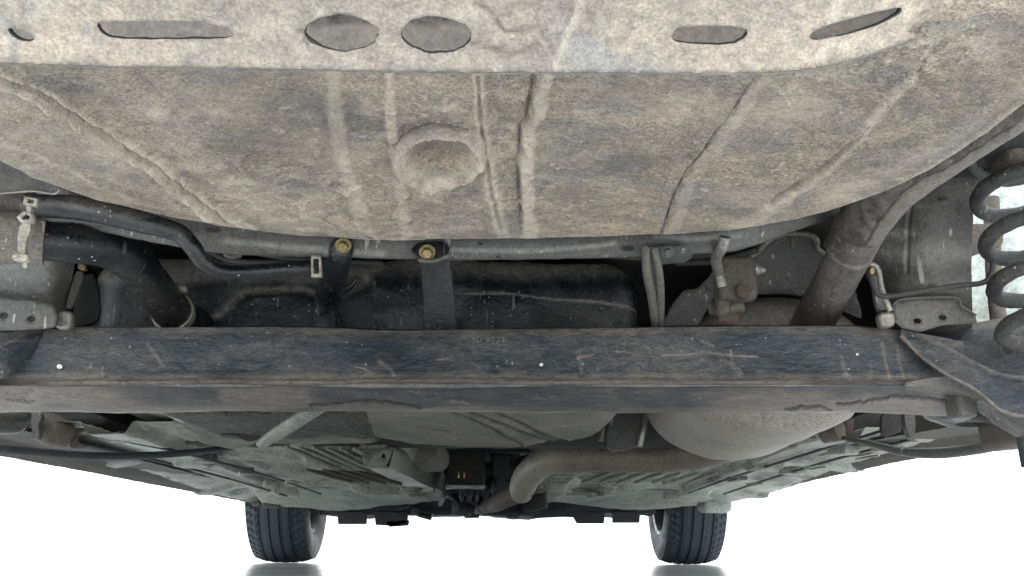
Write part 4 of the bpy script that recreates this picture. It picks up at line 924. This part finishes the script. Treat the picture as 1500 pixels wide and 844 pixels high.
# ================================================================== TUNNEL AND MIDDLE
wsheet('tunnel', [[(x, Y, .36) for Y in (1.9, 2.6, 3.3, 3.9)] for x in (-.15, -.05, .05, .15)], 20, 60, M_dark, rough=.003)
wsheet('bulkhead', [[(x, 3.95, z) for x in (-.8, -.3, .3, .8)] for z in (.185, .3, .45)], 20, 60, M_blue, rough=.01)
def chan(name, front, back, mt, endholes=False, lab=None):
    """hollow reinforcing channel under the tunnel side: outlines at both ends"""
    F_ = np.array([PY(*p) for p in front]); B_ = np.array([PY(*p) for p in back]); A = np.array([F_*(1-q/20) + B_*q/20 for q in range(21)])
    A = np.array([crom(a, 24) if False else np.array([a[i]*(1-t_) + a[i+1]*t_ for i in range(len(a)-1) for t_ in (0, .25, .5, .75)] + [a[-1]]) for a in A])
    A[..., 2] += fbm(A, 20, 3)*.002
    return part(name, A.reshape(-1, 3), grid_faces(*A.shape[:2]), mt, solid=.002, off=0, bevel=.0, angle=50, label=lab)
ch = chan('tunnel_brace', [(528, 657, 2.05), (534, 682, 2.05), (570, 684, 2.05), (578, 656, 2.05)], [(596, 690, 3.0), (600, 716, 3.0), (634, 716, 3.0), (636, 690, 3.0)], M_palepan)
plate('brace_end', [(528, 656), (576, 656), (571, 672), (566, 683), (560, 684), (537, 684), (533, 680)], 2.045, .002, M_palepan, holes=[ell(538, 668, 2.8, 2.8, 12), ell(562, 668, 2.8, 2.8, 12)], parent=ch, round_=.05)
plate('brace_lip', [(598, 712), (632, 711), (636, 716), (630, 721), (602, 719)], 2.95, .02, M_steel, parent=ch, bevel=.002)
ch2 = chan('tunnel_brace', [(842, 668, 2.6), (846, 690, 2.6), (870, 690, 2.6), (880, 668, 2.6)], [(800, 706, 3.1), (804, 722, 3.1), (836, 722, 3.1), (840, 706, 3.1)], M_palepan)
plate('brace_end', [(799, 712), (838, 711), (836, 722), (802, 722)], 3.08, .01, M_palepan, parent=ch2, bevel=.002)
bx = rbox('engine_mount_box', (-.045, 2.95, .262), (.052, .05, .05), .008, M_dark, n=12)
rbox('mount_tray', (-.045, 2.90, .209), (.054, .02, .006), .003, M_alu, n=8, parent=bx)
for dx in (-.012, .003): rbox('terminal', (-.052 + dx, 2.895, .240), (.0025, .004, .008), .001, M_gold, n=5, parent=bx)
plate('mount_rail', [(645, 657), (780, 657), (780, 664), (645, 664)], 2.9, .02, M_blue)
random.seed(3)
for k in range(26):
    uu = random.uniform(645, 790); vv = random.uniform(665, 742); Y = random.uniform(2.95, 3.6); s = random.uniform(.010, .030)
    rbox('engine_casing', PY(uu, vv, Y), (s*random.uniform(.7, 1.6), s, s*random.uniform(.5, 1.1)), s*.35, M_blue if k % 3 else M_dark, n=7, rot=(random.uniform(-.4, .4), random.uniform(-.4, .4), random.uniform(-.6, .6)))
for k in range(7):
    uu = random.uniform(650, 760)
    tube('coolant_pipe', T3((uu, 662, 3.2), (uu + random.uniform(-12, 12), 690, 3.2), (uu + random.uniform(-20, 20), 720, 3.1), (uu + random.uniform(-40, 40), 738, 3.3)), .008, M_blue, n=24, seg=10)
rbox('centre_silencer', PY(625, 668, 2.5), (.05, .12, .03), .028, M_tankside, n=16)

# front undershields
def fu_disp(G, u, v):
    w = fbm(G, 10, 3)*6
    p = (1-sm(10, 60, np.hypot((u-600), (v-716)*2)))*.8 + (1-sm(10, 50, np.hypot((u-885), (v-712)*2)))*.8 + (1-sm(1, 5, np.abs(v-742)+w*.5))*.3  # two soft highlights painted into the shield colour
    k = (1-sm(10, 40, np.hypot(u-520, (v-705)*1.3)))*.35
    return fbm(G, 12, 3)*.004, {'pale': np.clip(p, 0, 1), 'dark': k}
sheet('front_undershield', [
    [(340, 690, 2.95), (420, 690, 2.95), (500, 692, 2.95), (560, 700, 2.95), (620, 706, 2.95)],
    [(372, 722, 3.25), (430, 712, 3.2), (500, 708, 3.15), (560, 708, 3.15), (630, 710, 3.15)],
    [(384, 738, 3.48), (440, 741, 3.45), (500, 743, 3.45), (560, 738, 3.45), (660, 728, 3.45)],
    [(390, 741, 3.50), (450, 745, 3.50), (505, 747, 3.50), (560, 741, 3.50), (660, 730, 3.50)],
    [(395, 735, 3.55), (450, 737, 3.55), (505, 738, 3.55), (560, 732, 3.55), (660, 724, 3.55)]], 60, 120, M_palepan, disp=fu_disp, rough=.002, label='left pale front undershield with curved rear edge')
sheet('front_undershield', [
    [(820, 706, 2.95), (880, 700, 2.95), (940, 692, 2.95), (1020, 690, 2.95), (1100, 690, 2.95)],
    [(800, 710, 3.15), (870, 708, 3.15), (940, 706, 3.15), (1010, 710, 3.2), (1066, 720, 3.25)],
    [(780, 728, 3.45), (870, 738, 3.45), (940, 742, 3.45), (1000, 739, 3.45), (1052, 733, 3.48)],
    [(780, 730, 3.50), (870, 741, 3.50), (936, 745, 3.50), (1000, 742, 3.50), (1046, 736, 3.50)],
    [(780, 724, 3.55), (870, 732, 3.55), (936, 736, 3.55), (1000, 734, 3.55), (1046, 730, 3.55)]], 60, 120, M_palepan, disp=fu_disp, rough=.002, label='right pale front undershield with curved rear edge')
for (a, b) in ((376, 738), (392, 741), (404, 741), (1040, 735), (1028, 738)):
    rbox('undershield_clip', PY(a, b, 3.47), (.014, .012, .008), .004, M_sill, n=6, disp=lambda G, u, v: fbm(G, 50, 2)*.003)
# subframe and tabs
sf = rbox('front_subframe', PY(718, 741, 3.72), (.57, .09, .035), .02, M_blue, n=60, disp=lambda G, u, v: fbm(G, 7, 3)*.018 + fbm(G, 30, 3)*.006)
for poly in ([(494, 750), (538, 750), (537, 768), (495, 768)], [(548, 750), (598, 750), (597, 766), (580, 771), (550, 769)], [(835, 750), (886, 750), (885, 767), (845, 767)], [(897, 750), (938, 750), (937, 766), (897, 766)], [(565, 764), (600, 762), (598, 770), (570, 772)]):
    plate('air_deflector', poly, 3.62, .01, M_blue, parent=car, bevel=.002, round_=.04)
for k in range(16):
    uu = random.uniform(590, 860); rbox('subframe_bolt', PY(uu, random.uniform(742, 757), 3.6), (random.uniform(.008, .03), .02, random.uniform(.006, .013)), .004, M_blue, n=6, rot=(0, random.uniform(-.3, .3), 0), parent=sf)
tube('steering_rod', T3((470, 748, 3.85), (600, 738, 3.8), (716, 735, 3.8), (850, 736, 3.8), (970, 746, 3.85)), .016, M_blue, n=40, seg=14)
rbox('mud_flap', PY(1046, 738, 3.50), (.052, .04, .030), .022, M_palepan, n=16, rot=(0, .0, .2), label='pale translucent moulding in front of the right tyre')

# ================================================================== FRONT WHEELS
def wheel(cx, side, toe):
    wt = bpy.data.objects.new('front_wheel', None); scene.collection.objects.link(wt); wt.parent = car
    wt.location = np.array([cx, 3.86, .310]) - BASE; wt.rotation_euler = (0, 0, toe)
    n = 240; wd = .098; Rr = .310
    pr = []
    xs = np.concatenate([np.linspace(-wd, -.080, 4), np.linspace(-.078, .078, 70), np.linspace(.080, wd, 4)])
    side_prof = [(.205, -.088), (.215, -.096), (.235, -.103), (.262, -.106), (.283, -.103), (.296, -.097)]
    for r_, s in side_prof: pr.append((r_, s, 0))
    for x in np.linspace(-.090, .090, 85):
        t_ = abs(x)/.090; r_ = Rr - .010*t_**3.5 - .0025*t_**2; pr.append((r_, x, 1))
    for r_, s in side_prof[::-1]: pr.append((r_, -s, 0))
    a = np.linspace(0, 2*np.pi, n, endpoint=False); V = []
    for r_, s, tr in pr:
        rr = np.full(n, r_)
        if tr:
            for g in (-.052, -.019, .016, .050):
                rr = rr - .007*(1-sm(.0025, .0048, abs(s - g)))
            lat = np.sin(a*60 + abs(s)*90)
            if abs(s) > .056: rr = rr - .007*sm(.35, .7, lat)
            elif abs(s) > .022: rr = rr - .0025*sm(.8, .97, np.sin(a*60 + s*110))
        V.append(np.c_[np.full(n, s), rr*np.cos(a), rr*np.sin(a)])
    # flatten at the contact
    V = np.vstack(V); V[:, 2] = np.maximum(V[:, 2], -.3095)
    m = len(pr); Fc = [(i*n+j, (i+1)*n+j, (i+1)*n+(j+1) % n, i*n+(j+1) % n) for i in range(m-1) for j in range(n)]
    part('tyre', V, Fc, M_rubber, parent=wt, offset=False, angle=35)
    lathe('rim', [(.206, -.090), (.212, -.094), (.208, -.098), (.198, -.094), (.192, -.08), (.186, -.05), (.184, .02), (.19, .07), (.205, .088)], (0, 0, 0), 'x', M_alu, 90, parent=wt, offset=False)
    lathe('brake_disc', [(.001, -.02), (.14, -.02), (.142, -.018), (.142, .0), (.14, .002), (.001, .002)], (0, 0, 0), 'x', M_brown, 60, parent=wt, offset=False)
    lathe('hub', [(.001, -.06), (.05, -.06), (.055, -.055), (.06, -.02), (.10, .02), (.18, .06)], (0, 0, 0), 'x', M_blue, 40, parent=wt, offset=False)
wheel(-.700, -1, R(1)); wheel(.718, 1, R(-1))
# outer wings closing the body above the wheels
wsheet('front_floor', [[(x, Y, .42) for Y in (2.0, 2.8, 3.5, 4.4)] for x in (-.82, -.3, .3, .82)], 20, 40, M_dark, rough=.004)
